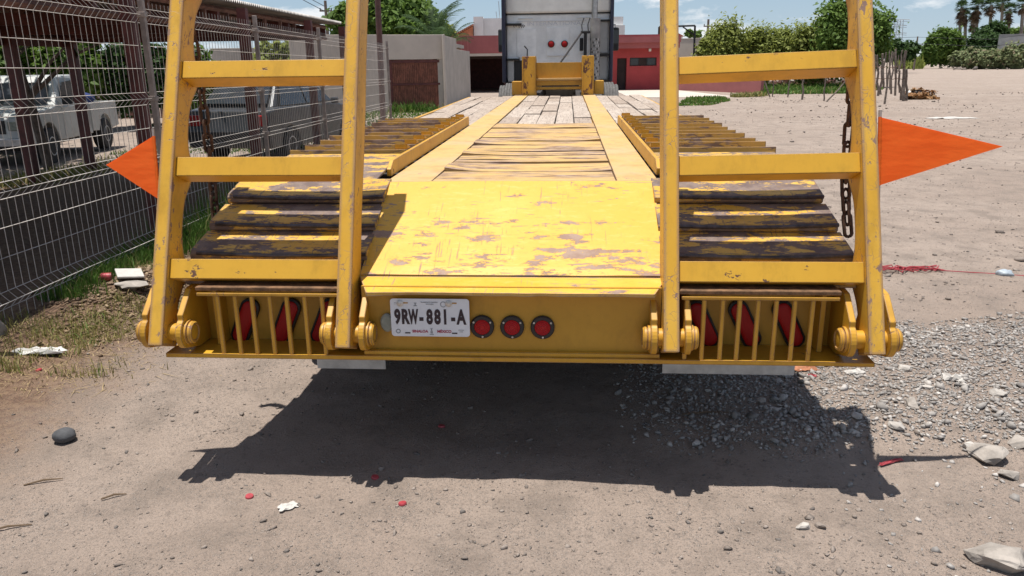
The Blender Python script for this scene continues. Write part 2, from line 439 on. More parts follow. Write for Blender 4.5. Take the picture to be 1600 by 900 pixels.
M['plate_red'] = simple('plate_red_ink', (0.36, 0.02, 0.06), 0.5, 0, 0.1, 14)
M['plate_grey'] = simple('plate_grey_ink', (0.26, 0.27, 0.28), 0.5, 0, 0.2, 60)
M['grey_lens'] = simple('dull_grey_reflector', (0.26, 0.27, 0.22), 0.5, 0, 0.2, 20)

# weathered wood
t = NT('weathered_wood')
c = t.coord(scale=(9, 1.0, 9), rand=True)
g1 = t.noise(c, 3, 8, 0.7); g2 = t.noise(t.coord(scale=(40, 2.0, 40), rand=True), 2, 5, 0.6)
oi = t.n('ShaderNodeObjectInfo')
colA = t.mix(oi.outputs['Random'], (0.36, 0.28, 0.215), (0.50, 0.42, 0.345))
colw = t.mix(t.step(g1, 0.35, 0.68), t.mix(0.45, colA, (0.20, 0.145, 0.11)), colA)
colw = t.mix(t.step(g2, 0.56, 0.68), colw, (0.13, 0.10, 0.08))
M['wood'] = t.fin(colw, 0.85, 0, t.bump(t.math('ADD', g1, g2), 0.5, 0.006))

# dirt
t = NT('dry_dirt')
c = t.coord()
n1 = t.noise(c, 0.35, 5, 0.6); n2 = t.noise(c, 3.0, 8, 0.65); n3 = t.noise(c, 22, 8, 0.75); n4 = t.noise(c, 120, 4, 0.7)
col = t.mix(t.step(n1, 0.35, 0.65), (0.325, 0.254, 0.206), (0.375, 0.30, 0.247))
col = t.mix(t.step(n2, 0.42, 0.70), col, (0.25, 0.20, 0.164))
col = t.mix(t.math('MULTIPLY', t.step(n3, 0.52, 0.72), 0.7), col, (0.14, 0.115, 0.10))
col = t.mix(t.math('MULTIPLY', t.step(n4, 0.55, 0.75), 0.6), col, (0.44, 0.38, 0.33))
col = t.mix(t.math('MULTIPLY', t.step(n4, 0.42, 0.30), 0.6), col, (0.11, 0.09, 0.078))
# straw and soil colour on the bank beside the fence
sep = t.n('ShaderNodeSeparateXYZ'); t.l(t.tc.outputs['Object'], sep.inputs[0])
bank = t.math('MULTIPLY', t.step(t.math('ADD', sep.outputs['X'], t.math('MULTIPLY', n2, 0.9)), -1.35, -2.2), t.step(sep.outputs['Y'], 15.0, 12.0))
col = t.mix(t.math('MULTIPLY', bank, 0.85), col, t.mix(t.step(n3, 0.4, 0.6), (0.125, 0.064, 0.037), (0.23, 0.145, 0.085)))
gm = t.step(t.noise(t.coord(loc=(7, 3, 0)), 1.7, 4, 0.65), 0.40, 0.60)
vd = t.voro(c, 75, 'F1'); vc = t.voro(c, 75, 'F1', 'Color'); vd2 = t.voro(c, 170, 'F1'); vc2 = t.voro(c, 170, 'F1', 'Color')
nb = t.math('SUBTRACT', 1.0, t.math('MULTIPLY', bank, 0.85))
p1 = t.math('MULTIPLY', t.math('MULTIPLY', t.step(vd, 0.42, 0.30), t.step(t.n('ShaderNodeSeparateColor').outputs[0] if False else vc, 0.45, 0.55)), gm)
p2 = t.math('MULTIPLY', t.step(vd2, 0.45, 0.32), t.step(vc2, 0.40, 0.55))
col = t.mix(t.math('MULTIPLY', t.math('MULTIPLY', p1, 0.6), nb), col, t.mix(vc, (0.17, 0.14, 0.12), (0.44, 0.385, 0.335)))
col = t.mix(t.math('MULTIPLY', t.math('MULTIPLY', p2, 0.4), nb), col, t.mix(vc2, (0.15, 0.12, 0.105), (0.46, 0.40, 0.35)))
hh = t.math('ADD', t.math('MULTIPLY', n3, 0.8), t.math('MULTIPLY', n4, 0.3))
hh = t.math('ADD', hh, t.math('ADD', t.math('MULTIPLY', p1, 0.28), t.math('MULTIPLY', p2, 0.14)))
M['dirt'] = t.fin(col, 0.95, 0, t.bump(hh, 1.0, 0.022), 0.2)

def stone_mat(name, a, b, c3):
    t = NT(name); g = t.n('ShaderNodeNewGeometry'); c = t.coord()
    col = t.mix(t.step(g.outputs['Random Per Island'], 0.0, 1.0), a, b)
    col = t.mix(t.step(t.math('FRACT', t.math('MULTIPLY', g.outputs['Random Per Island'], 17.3)), 0.82, 0.9), col, c3)
    n = t.noise(c, 60, 5, 0.7)
    col = t.mix(t.math('MULTIPLY', t.step(n, 0.45, 0.7), 0.4), col, tuple(x * 0.5 for x in a))
    return t.fin(col, 0.92, 0, t.bump(n, 0.4, 0.004), 0.25)
M['gravel'] = stone_mat('crushed_gravel', (0.26, 0.24, 0.222), (0.38, 0.35, 0.32), (0.52, 0.48, 0.44))
M['pebble'] = stone_mat('dirt_pebbles', (0.20, 0.165, 0.14), (0.31, 0.26, 0.222), (0.16, 0.14, 0.125))
M['soil'] = stone_mat('dry_soil_clods', (0.16, 0.105, 0.07), (0.27, 0.19, 0.125), (0.36, 0.27, 0.17))

def leaf_mat(name, dark, light, accent=None, trans=0.38):
    t = NT(name); g = t.n('ShaderNodeNewGeometry'); c = t.coord()
    rnd = g.outputs['Random Per Island']
    n = t.noise(c, 0.9, 3, 0.6)
    f = t.math('ADD', t.math('MULTIPLY', rnd, 0.55), t.math('MULTIPLY', t.step(n, 0.3, 0.7), 0.45))
    col = t.mix(f, dark, light)
    if accent: col = t.mix(t.step(t.math('FRACT', t.math('MULTIPLY', rnd, 13.7)), 0.86, 0.9), col, accent)
    t.fin(col, 0.65, 0, None, 0.3)
    tr = t.n('ShaderNodeBsdfTranslucent'); t.setin(tr.inputs['Color'], col)
    mx = t.n('ShaderNodeMixShader'); mx.inputs[0].default_value = trans
    t.l(t.p.outputs[0], mx.inputs[1]); t.l(tr.outputs[0], mx.inputs[2]); t.l(mx.outputs[0], t.out.inputs['Surface'])
    return t.m
M['leaf'] = leaf_mat('mid_green_leaves', (0.06, 0.115, 0.02), (0.19, 0.29, 0.055))
M['leaf_dark'] = leaf_mat('dark_green_leaves', (0.022, 0.052, 0.014), (0.07, 0.13, 0.03))
M['leaf_yel'] = leaf_mat('yellow_green_leaves', (0.13, 0.16, 0.03), (0.32, 0.36, 0.085))
M['leaf_grey'] = leaf_mat('grey_green_scrub', (0.15, 0.19, 0.08), (0.30, 0.34, 0.17), (0.25, 0.2, 0.12))
M['palm'] = leaf_mat('palm_leaves', (0.03, 0.06, 0.022), (0.085, 0.14, 0.05))
M['palm_dry'] = leaf_mat('dry_palm_skirt', (0.11, 0.07, 0.04), (0.22, 0.15, 0.09))
M['grass'] = leaf_mat('green_grass', (0.035, 0.085, 0.010), (0.13, 0.24, 0.04), (0.28, 0.26, 0.10))
M['grass_dry'] = leaf_mat('dry_grass', (0.16, 0.17, 0.045), (0.36, 0.30, 0.12), (0.12, 0.2, 0.04))
M['straw'] = leaf_mat('straw_litter', (0.22, 0.15, 0.07), (0.45, 0.34, 0.18), (0.15, 0.10, 0.06), 0.05)
M['bark'] = simple('bark', (0.12, 0.09, 0.07), 0.9, 0, 0.35, 12, 0.5)
M['palm_bark'] = simple('palm_bark', (0.24, 0.20, 0.165), 0.9, 0, 0.3, 6, 0.4)
M['stake'] = simple('weathered_stake_wood', (0.17, 0.135, 0.11), 0.9, 0, 0.4, 14, 0.5)
M['wire'] = simple('galvanised_wire', (0.56, 0.51, 0.46), 0.5, 0.2, 0.2, 5)
M['fencepost'] = simple('galvanised_post', (0.30, 0.245, 0.215), 0.5, 0.3, 0.25, 9)
M['maroon'] = simple('maroon_steel', (0.105, 0.026, 0.022), 0.6, 0, 0.35, 5)
M['maroon_old'] = simple('weathered_maroon_steel', (0.17, 0.085, 0.065), 0.75, 0, 0.4, 9)
M['zinc'] = simple('corrugated_zinc', (0.34, 0.32, 0.30), 0.6, 0.2, 0.3, 3)
M['stucco'] = simple('grey_stucco', (0.54, 0.475, 0.41), 0.9, 0, 0.08, 1.2, 0.15)
M['stucco_side'] = simple('bare_concrete', (0.42, 0.385, 0.34), 0.9, 0, 0.12, 1.5, 0.2)
M['door_rust'] = simple('rusty_maroon_door', (0.22, 0.085, 0.055), 0.8, 0, 0.45, 5, 0.2)
M['pole'] = simple('brown_pole_paint', (0.10, 0.042, 0.034), 0.6, 0, 0.25, 5)
M['pink'] = simple('faded_pink_wall', (0.36, 0.13, 0.125), 0.85, 0, 0.12, 1.0)
M['red'] = simple('red_wall', (0.42, 0.06, 0.06), 0.85, 0, 0.12, 1.0)
M['fascia'] = simple('dusty_rose_fascia', (0.33, 0.10, 0.10), 0.85, 0, 0.12, 1.0)
M['dark_in'] = simple('dark_interior', (0.035, 0.022, 0.02), 0.9, 0, 0.3, 2)
M['white_wall'] = simple('white_wall', (0.74, 0.73, 0.71), 0.85, 0, 0.06, 1.0)
M['tile'] = simple('terracotta_tile', (0.50, 0.205, 0.11), 0.8, 0, 0.25, 4)
M['beige'] = simple('beige_block_wall', (0.47, 0.42, 0.355), 0.9, 0, 0.1, 1.0)
M['slab'] = simple('pale_concrete', (0.52, 0.455, 0.385), 0.9, 0, 0.08, 0.8)
M['block'] = simple('grey_block_wall', (0.30, 0.30, 0.295), 0.9, 0, 0.12, 1.5)
M['glass'] = simple('dark_glass', (0.03, 0.035, 0.04), 0.12, 0, 0.1, 2)
M['cab'] = simple('dusty_white_cab', (0.86, 0.855, 0.82), 0.5, 0, 0.14, 2.2)
M['cab_panel'] = simple('dusty_white_sleeper', (0.82, 0.80, 0.74), 0.5, 0, 0.10, 2.2)
M['navy'] = simple('navy_fairing', (0.018, 0.02, 0.045), 0.45, 0, 0.2, 3)
M['black'] = simple('black_trim', (0.015, 0.014, 0.014), 0.55, 0, 0.2, 9)
M['chrome'] = simple('dull_chrome', (0.42, 0.41, 0.40), 0.38, 0.8, 0.2, 14)
M['car_white'] = simple('old_white_car_paint', (0.46, 0.46, 0.44), 0.4, 0, 0.1, 2)
M['car_dark'] = simple('dark_grey_car_paint', (0.05, 0.052, 0.055), 0.35, 0.1, 0.2, 2)
M['car_blue'] = simple('blue_grey_car_paint', (0.045, 0.055, 0.075), 0.3, 0.2, 0.2, 2)
M['blue_cloth'] = simple('blue_tarp', (0.03, 0.05, 0.17), 0.8, 0, 0.3, 5)
t = NT('orange_flag_cloth'); c = t.coord()
fo = t.noise(c, 6, 3, 0.5)
t.fin(t.mix(t.step(fo, 0.3, 0.7), (0.92, 0.18, 0.02), (0.95, 0.21, 0.026)), 0.55, 0, t.bump(t.noise(t.coord(scale=(1, 1, 2.5)), 7, 3, 0.5), 0.25, 0.02), 0.3)
tr = t.n('ShaderNodeBsdfTranslucent'); tr.inputs['Color'].default_value = (0.95, 0.19, 0.02, 1)
mx = t.n('ShaderNodeMixShader'); mx.inputs[0].default_value = 0.5
t.l(t.p.outputs[0], mx.inputs[1]); t.l(tr.outputs[0], mx.inputs[2]); t.l(mx.outputs[0], t.out.inputs['Surface'])
M['flag'] = t.m
M['rock'] = simple('dark_basalt', (0.065, 0.066, 0.07), 0.8, 0, 0.3, 20, 0.3)
M['chunk'] = simple('pale_concrete_chunk', (0.42, 0.385, 0.345), 0.95, 0, 0.2, 14, 0.5)
M['chunk_dark'] = simple('grey_rock', (0.31, 0.275, 0.24), 0.95, 0, 0.25, 14, 0.5)
M['paper'] = simple('white_paper', (0.50, 0.47, 0.43), 0.9, 0, 0.08, 30)
M['plastic'] = simple('white_plastic', (0.66, 0.64, 0.60), 0.45, 0, 0.1, 12)
M['red_plastic'] = simple('red_plastic', (0.36, 0.045, 0.055), 0.45, 0, 0.2, 30)
M['brick'] = simple('broken_brick', (0.40, 0.165, 0.085), 0.9, 0, 0.25, 20, 0.3)
M['blue_plastic'] = simple('pale_blue_plastic', (0.38, 0.43, 0.47), 0.4, 0, 0.15, 20)
M['dry_leaf'] = leaf_mat('dry_leaf_heap', (0.16, 0.07, 0.025), (0.38, 0.20, 0.08), (0.5, 0.36, 0.2), 0.1)
M['tower'] = simple('pale_haze_steel', (0.33, 0.36, 0.38), 0.6, 0.2, 0.1, 1)  # pale steel colour also stands in for distance haze
M['cable'] = simple('black_cable', (0.02, 0.02, 0.022), 0.7, 0, 0.1, 3)

# ------------------------------------------------------------------ the ground: one sheet to the horizon
def axis_coords(lo, hi, step, far_lo, far_hi, grow=1.18):
    mid = list(np.arange(lo, hi + 1e-6, step))
    a, s, p = [], step, lo
    while p > far_lo: s *= grow; p -= s; a.append(p)
    b, s, p = [], step, hi
    while p < far_hi: s *= grow; p += s; b.append(p)
    return np.array(a[::-1] + mid + b)
gx = axis_coords(-4.2, 5.2, 0.028, -2500, 2500)
gy = axis_coords(1.2, 7.2, 0.026, -300, 4500)
GX, GY = np.meshgrid(gx, gy)
GZ = ground_h(GX, GY)
nx, ny = len(gx), len(gy)
idx = np.arange(nx * ny).reshape(ny, nx)
gf = np.stack([idx[:-1, :-1], idx[:-1, 1:], idx[1:, 1:], idx[1:, :-1]], -1).reshape(-1, 4)
o = np_mesh('ground', np.stack([GX, GY, GZ], -1).reshape(-1, 3), gf, M['dirt'], smooth=True)
tag(o, kind='structure')

def gz(x, y): return float(ground_h(x, y))
def gpt(px, py, dz=0.0):
    p = at_z(px, py, 0.0)
    for _ in range(4): p = at_z(px, py, gz(p.x, p.y))
    return Vector((p.x, p.y, p.z + dz))

# stones: random convex polyhedra
def stone_shapes(k, seed, n=11):
    out = []
    r = rng(seed)
    for i in range(k):
        p = r.normal(size=(n, 3)); p /= np.linalg.norm(p, axis=1)[:, None]
        p *= r.uniform(0.75, 1.1, (n, 1)); p *= np.array([1, r.uniform(0.6, 0.95), r.uniform(0.4, 0.75)])
        bm = bmesh.new()
        for q in p: bm.verts.new(q)
        res = bmesh.ops.convex_hull(bm, input=bm.verts)
        bmesh.ops.delete(bm, geom=[g for g in bm.verts if not g.link_faces], context='VERTS')
        bmesh.ops.triangulate(bm, faces=bm.faces)
        bm.verts.index_update()
        out.append((np.array([v.co[:] for v in bm.verts]), np.array([[v.index for v in f.verts] for f in bm.faces])))
        bm.free()
    return out
SHAPES = stone_shapes(14, 5)
def rand_rot(r, n):
    a = r.uniform(0, 2 * np.pi, n); tilt = r.normal(0, 0.35, n); b = r.uniform(0, 2 * np.pi, n)
    ca, sa = np.cos(a), np.sin(a); Rz = np.zeros((n, 3, 3)); Rz[:, 0, 0] = ca; Rz[:, 0, 1] = -sa; Rz[:, 1, 0] = sa; Rz[:, 1, 1] = ca; Rz[:, 2, 2] = 1
    ct, st = np.cos(tilt), np.sin(tilt); Rx = np.zeros((n, 3, 3)); Rx[:, 0, 0] = 1; Rx[:, 1, 1] = ct; Rx[:, 1, 2] = -st; Rx[:, 2, 1] = st; Rx[:, 2, 2] = ct
    return Rz @ Rx
def scatter_stones(name, xs, ys, sizes, mat, seed, sink=0.3, lift=0.0):
    r = rng(seed); n = len(xs); V = []; F = []; b = 0
    rot = rand_rot(r, n); kind = r.integers(0, len(SHAPES), n); zs = ground_h(xs, ys)
    for i in range(n):
        sv, sf = SHAPES[kind[i]]
        p = (sv * sizes[i]) @ rot[i].T + np.array([xs[i], ys[i], zs[i] + lift + sizes[i] * (0.5 - sink)])
        V.append(p); F.append(sf + b); b += len(p)
    return np_mesh(name, np.concatenate(V), np.concatenate(F), mat)
r = rng(11)
N = 48000
ys = 1.6 + r.random(N) ** 1.5 * 10.0; xs = r.uniform(-0.78, 0.78, N) * (ys + 0.6)
keep = (vnoise(xs, ys, 1.1, 20) + 0.6 * vnoise(xs, ys, 4, 21) + r.random(N) * 0.55 > 0.10) & (xs > -2.5)
xs, ys = xs[keep], ys[keep]
sz = np.clip(r.lognormal(-5.7, 0.62, len(xs)), 0.0016, 0.022)
tag(scatter_stones('pebbles', xs, ys, sz, M['pebble'], 12, 0.35), kind='stuff')
ys = 4.6 + r.random(9000) ** 1.6 * 34; xs = 1.6 + r.random(9000) * ys * 0.75
keep = vnoise(xs, ys * 2, 0.5, 22) + r.random(9000) * 0.5 > 0.14
xs, ys = xs[keep], ys[keep]
tag(scatter_stones('lot_stones', xs, ys, np.clip(r.lognormal(-4.9, 0.6, len(xs)) * (0.6 + ys / 16), 0.004, 0.06), M['pebble'], 16, 0.4), kind='stuff')
xs = r.uniform(0.1, 6.8, 90000); ys = r.uniform(2.5, 5.2, 90000)
keep = gravel_mask(xs, ys) > r.random(90000) * 0.6 + 0.05
xs, ys = xs[keep], ys[keep]
sz = np.clip(r.lognormal(-4.95, 0.5, len(xs)), 0.004, 0.036)
tag(scatter_stones('gravel', xs, ys, sz, M['gravel'], 13, 0.2), kind='stuff')
# stones straggling from the gravel towards the lower right
xs = r.uniform(1.2, 4.2, 5200); ys = r.uniform(1.7, 3.2, 5200)
keep = (r.random(5200) < 0.10 + 0.9 * sstep(1.6, 3.0, xs) * (0.35 + vnoise(xs, ys, 2.2, 30)))
xs, ys = xs[keep], ys[keep]
sz = np.clip(r.lognormal(-4.75, 0.5, len(xs)), 0.003, 0.03)
tag(scatter_stones('loose_gravel', xs, ys, sz, M['gravel'], 14, 0.3), kind='stuff')
# flat crumbs of bark and straw trodden into the dirt
N = 9000
ys = 1.6 + r.random(N) ** 1.4 * 6.0; xs = r.uniform(-0.75, 0.75, N) * (ys + 0.6)
keep = (vnoise(xs, ys, 1.4, 31) + r.random(N) * 0.5 > 0.1) & (xs > -2.6)
CHIP_X, CHIP_Y = xs[keep], ys[keep]
# dry soil heap by the fence
xs = -2.62 + r.normal(0, 0.22, 3600); ys = 5.45 + r.normal(0, 0.42, 3600)
sz = np.clip(r.lognormal(-4.4, 0.4, len(xs)), 0.005, 0.032)
tag(scatter_stones('soil_clods', xs, ys, sz, M['soil'], 15, 0.1), kind='stuff')

def blades(name, xs, ys, hs, ws, mat, seed, lean=0.35, zfun=ground_h, seg=2):
    r = rng(seed); n = len(xs); zs = zfun(xs, ys)
    a = r.uniform(0, 2 * np.pi, n); la = r.uniform(0, 2 * np.pi, n); ll = np.abs(r.normal(0, lean, n)) * hs
    dx, dy = np.cos(a) * ws / 2, np.sin(a) * ws / 2
    base = np.stack([xs, ys, zs - 0.01], -1)
    side = np.stack([dx, dy, 0 * dx], -1)
    mid = base + np.stack([np.cos(la) * ll * 0.3, np.sin(la) * ll * 0.3, hs * 0.55], -1)
    tip = base + np.stack([np.cos(la) * ll, np.sin(la) * ll, hs * np.sqrt(np.clip(1 - (ll / hs) ** 2 * 0.5, 0.1, 1))], -1)
    V = np.stack([base - side, base + side, mid - side * 0.7, mid + side * 0.7, tip], 1).reshape(-1, 3)
    k = np.arange(n)[:, None] * 5
    F = np.concatenate([k + np.array([[0, 1, 3]]), k + np.array([[0, 3, 2]]), k + np.array([[2, 3, 4]])])
    return np_mesh(name, V, F, mat)
tag(blades('bark_crumbs', CHIP_X, CHIP_Y, r.uniform(0.004, 0.012, len(CHIP_X)), np.full(len(CHIP_X), 0.006), M['soil'], 47, 3.2), kind='stuff')
def fence_x(y): return -3.11 + 0.04 * (y - 4.5)
# lush grass along the fence foot
n = 15000
ys = 5.0 + r.random(n) ** 1.1 * 7.5; xs = fence_x(ys) + r.normal(0.06, 0.10, n) * (1 + 1.6 * sstep(6.0, 8.0, ys)) + 0.12 * vnoise(ys, ys * 0, 1.2, 40)
hs = np.clip(r.normal(0.15, 0.07, n), 0.03, 0.34) * (0.55 + 0.9 * sstep(5.8, 8, ys))
keep = (vnoise(xs, ys, 2.0, 41) + r.random(n) * 0.6 > 0.05)
tag(blades('fence_grass', xs[keep], ys[keep], hs[keep], np.full(keep.sum(), 0.009), M['grass'], 42, 0.5), kind='stuff')
# dry grass along the far edge of the yard beside the canopy
n = 5000
ys = 7.0 + r.random(n) * 10; xs = fence_x(ys) - 5.0 + r.normal(0, 0.35, n)
keep = vnoise(xs, ys, 1.2, 48) + r.random(n) * 0.6 > 0.1
tag(blades('yard_grass', xs[keep], ys[keep], np.clip(r.normal(0.13, 0.06, n), 0.04, 0.35)[keep], np.full(keep.sum(), 0.02), M['grass_dry'], 49, 0.7), kind='stuff')
# half dry weeds in front of the fence
n = 9000
ys = 3.9 + r.random(n) * 2.2; xs = fence_x(ys) + 0.45 + r.normal(0.05, 0.30, n) + (ys - 3.9) * 0.10
keep = vnoise(xs, ys, 2.6, 43) + 0.6 * vnoise(xs, ys, 6, 44) + r.random(n) * 0.35 > 0.22
xs, ys = xs[keep], ys[keep]
tag(blades('dry_weeds', xs, ys, np.clip(r.normal(0.06, 0.03, len(xs)), 0.015, 0.15), np.full(len(xs), 0.006), M['grass_dry'], 45, 0.9), kind='stuff')
n = 5200
ys = 3.7 + r.random(n) * 2.4; xs = fence_x(ys) + 0.55 + r.normal(0.0, 0.32, n) + (ys - 3.9) * 0.12
tag(blades('straw_litter', xs, ys, np.full(n, 0.022) * r.uniform(0.5, 1.6, n), np.full(n, 0.006), M['straw'], 46, 3.0), kind='stuff')

# ------------------------------------------------------------------ the lowboy trailer
T_LOC = Vector((-0.012, 2.78, 0)); T_ROT = (R(0.3), 0, R(-4.2))
T_MAT = Matrix.Translation(T_LOC) @ Euler(T_ROT).to_matrix().to_4x4()
trailer = empty('lowboy_trailer', T_LOC, T_ROT)
tag(trailer, 'worn yellow lowboy trailer with raised loading ramps, plank deck and licence plate', 'trailer')
rnd = random.Random(4)
def tb(name, mat, x0, x1, y0, y1, z0, z1, bevel=0.003, parent=None, rot=None):
    mb = MB(); mb.box(x0, x1, y0, y1, z0, z1, rot)
    return mb.build(name, mat, parent or trailer, bevel)
XW = 1.30
# hidden structure under the deck
for s in (-1, 1):
    mb = MB(); x = 0.52 * s
    mb.box(x - 0.09, x + 0.09, 0.75, 9.45, 1.0, 1.05); mb.box(x - 0.012, x + 0.012, 0.75, 9.45, 0.66, 1.0); mb.box(x - 0.09, x + 0.09, 0.75, 9.45, 0.64, 0.66)
    mb.build('main_beam', M['frame'], trailer)
for k in range(14):
    tb('crossmember', M['steel_dark'], -1.26, 1.26, 1.0 + k * 0.63, 1.06 + k * 0.63, 0.90, 1.0, 0)
mb = MB(); mb.box(-0.585, 0.585, 0.16, 9.4, 0.80, 0.81); mb.box(-1.24, 1.24, 0.74, 9.4, 1.01, 1.035); mb.prism([(0.14, 0.782), (0.76, 1.048), (0.76, 1.02), (0.14, 0.754)], -1.255, 1.255, 'x')  # full-width sheets added to close gaps that let sunlight through
mb.build('under_deck_light_cover', M['steel_dark'], trailer)
# beavertail plate and rear lip
SL = lambda y: 0.818 + (y - 0.13) * 0.485
prof = [(0.130, 0.803), (0.700, 1.073), (0.712, 1.088), (0.70, 1.091), (0.132, 0.819)]
mb = MB()
NX, NYs = 28, 14
vv = []; ff = []
for j in range(NYs + 1):
    for i in range(NX + 1):
        x = -0.592 + 1.184 * i / NX; y = 0.132 + 0.572 * j / NYs
        bend = 0.004 * float(vnoise(x, y, 3.5, 50)) if 0 < j else 0
        if j == 0: bend = 0.005 * float(vnoise(x, y, 6, 51)) - 0.001
        vv.append((x, y, SL(y) + bend))
nv = len(vv)
vv += [(p[0], p[1], p[2] - 0.014) for p in vv]
W1 = NX + 1
for j in range(NYs):
    for i in range(NX):
        a = j * W1 + i; ff.append((a, a + 1, a + 1 + W1, a + W1)); ff.append((nv + a, nv + a + W1, nv + a + 1 + W1, nv + a + 1))
for i in range(NX):
    ff.append((i, nv + i, nv + i + 1, i + 1)); a = NYs * W1 + i; ff.append((a, a + 1, nv + a + 1, nv + a))
for j in range(NYs):
    a = j * W1; ff.append((a, a + W1, nv + a + W1, nv + a)); a = j * W1 + NX; ff.append((a, nv + a, nv + a + W1, a + W1))
mb.add(vv, ff); mb.build('beavertail_plate', M['plate'], trailer)
mb = MB()
vv = []; ff = []
NXl = 40
for i in range(NXl + 1):
    x = -0.535 + 1.07 * i / NXl; w = 0.028 + 0.006 * float(vnoise(x, 0, 5, 52)) + (0.005 * float(vnoise(x, 0, 17, 53)))
    vv += [(x, -0.035 + w, 0.775 + (w - 0.028) * 0.7), (x, -0.035 + w, 0.786), (x * 1.105, 0.124, 0.812), (x * 1.105, 0.124, 0.798)]
for i in range(NXl):
    a = i * 4
    for j in range(4): ff.append((a + j, a + (j + 1) % 4, a + 4 + (j + 1) % 4, a + 4 + j))
ff += [(0, 1, 2, 3), (NXl * 4, NXl * 4 + 3, NXl * 4 + 2, NXl * 4 + 1)]
mb.add(vv, ff); mb.build('rear_lip', M['lip'], trailer)
# deck strips on the main beams
tb('deck_strip', M['deck'], -0.615, -0.408, 0.716, 9.45, 1.055, 1.087)
tb('deck_strip', M['deck'], 0.437, 0.62, 0.716, 9.45, 1.055, 1.087)
# yellow steel planks between the strips, bent and with lifted ends
joints = [0.722, 1.12, 1.30, 1.46, 1.63, 1.80, 1.98, 2.17, 2.38, 2.60, 2.90, 3.23, 3.65, 4.14]
for k in range(len(joints) - 1):
    y0, y1 = joints[k] + 0.006, joints[k + 1] - 0.006
    rr = rng(200 + k); n = 18; lift = rr.uniform(0.0, 0.022) if k in (1, 2, 5, 8) else rr.uniform(0, 0.006); lr = rr.uniform(0.0, 0.018) if k in (1, 5, 9) else 0.002
    vv = []; ff = []
    for i in range(n + 1):
        u = i / n; x = -0.402 + 0.833 * u
        z = 1.078 + lift * (1 - u) ** 6 + lr * u ** 6 + 0.006 * float(vnoise(x + k * 3, k, 4, 60))
        e0 = 0.006 * float(vnoise(x * 3 + k * 5, 1.0, 2, 61)); e1 = 0.004 * float(vnoise(x * 3 + k * 5, 4.0, 2, 62))
        cu = 0.006 * (k % 3 == 0)
        vv += [(x, y0 + e0, z - 0.02), (x, y0 + e0, z + cu), (x, (y0 + y1) / 2, z + 0.003), (x, y1 + e1, z), (x, y1 + e1, z - 0.02)]
    for i in range(n):
        a = i * 5
        for j in range(5): ff.append((a + j, a + (j + 1) % 5, a + 5 + (j + 1) % 5, a + 5 + j))
    ff += [(0, 1, 2, 3, 4), tuple(n * 5 + j for j in (4, 3, 2, 1, 0))]
    mb = MB(); mb.add(vv, ff); mb.build('deck_plank', M['plank'], trailer)
# weathered boards further forward
def boards(x0, x1, nb, y0, y1, seed):
    rr = random.Random(seed); w = (x1 - x0) / nb
    for b in range(nb):
        y = y0
        while y < y1 - 0.05:
            L = min(rr.uniform(0.55, 1.9), y1 - y)
            if y1 - y - L < 0.35: L = y1 - y
            dz = rr.uniform(-0.008, 0.008); tz = rr.uniform(-0.006, 0.006)
            xa, xb = x0 + b * w + rr.uniform(0.002, 0.007), x0 + (b + 1) * w - rr.uniform(0.002, 0.007)
            mb = MB(); mb.box(xa, xb, y + 0.006, y + L - 0.006, 1.045, 1.078 + dz, (tz, rr.uniform(-0.02, 0.02), 0))
            mb.build('wood_plank', M['wood'], trailer, 0.003)
            y += L
boards(-0.402, 0.432, 5, 4.16, 9.42, 21)
boards(-1.27, -0.622, 4, 4.10, 9.42, 22)
boards(0.627, 1.29, 4, 4.10, 9.42, 23)
for s in (-1, 1):
    a, b = sorted((1.275 * s + 0.005, 1.315 * s + 0.005))
    tb('side_rail', M['frame'], a, b, 4.1, 9.45, 0.93, 1.075)
    a, b = sorted((1.20 * s, 1.24 * s)); tb('side_rail', M['frame'], a, b, 0.75, 4.05, 0.95, 1.06)
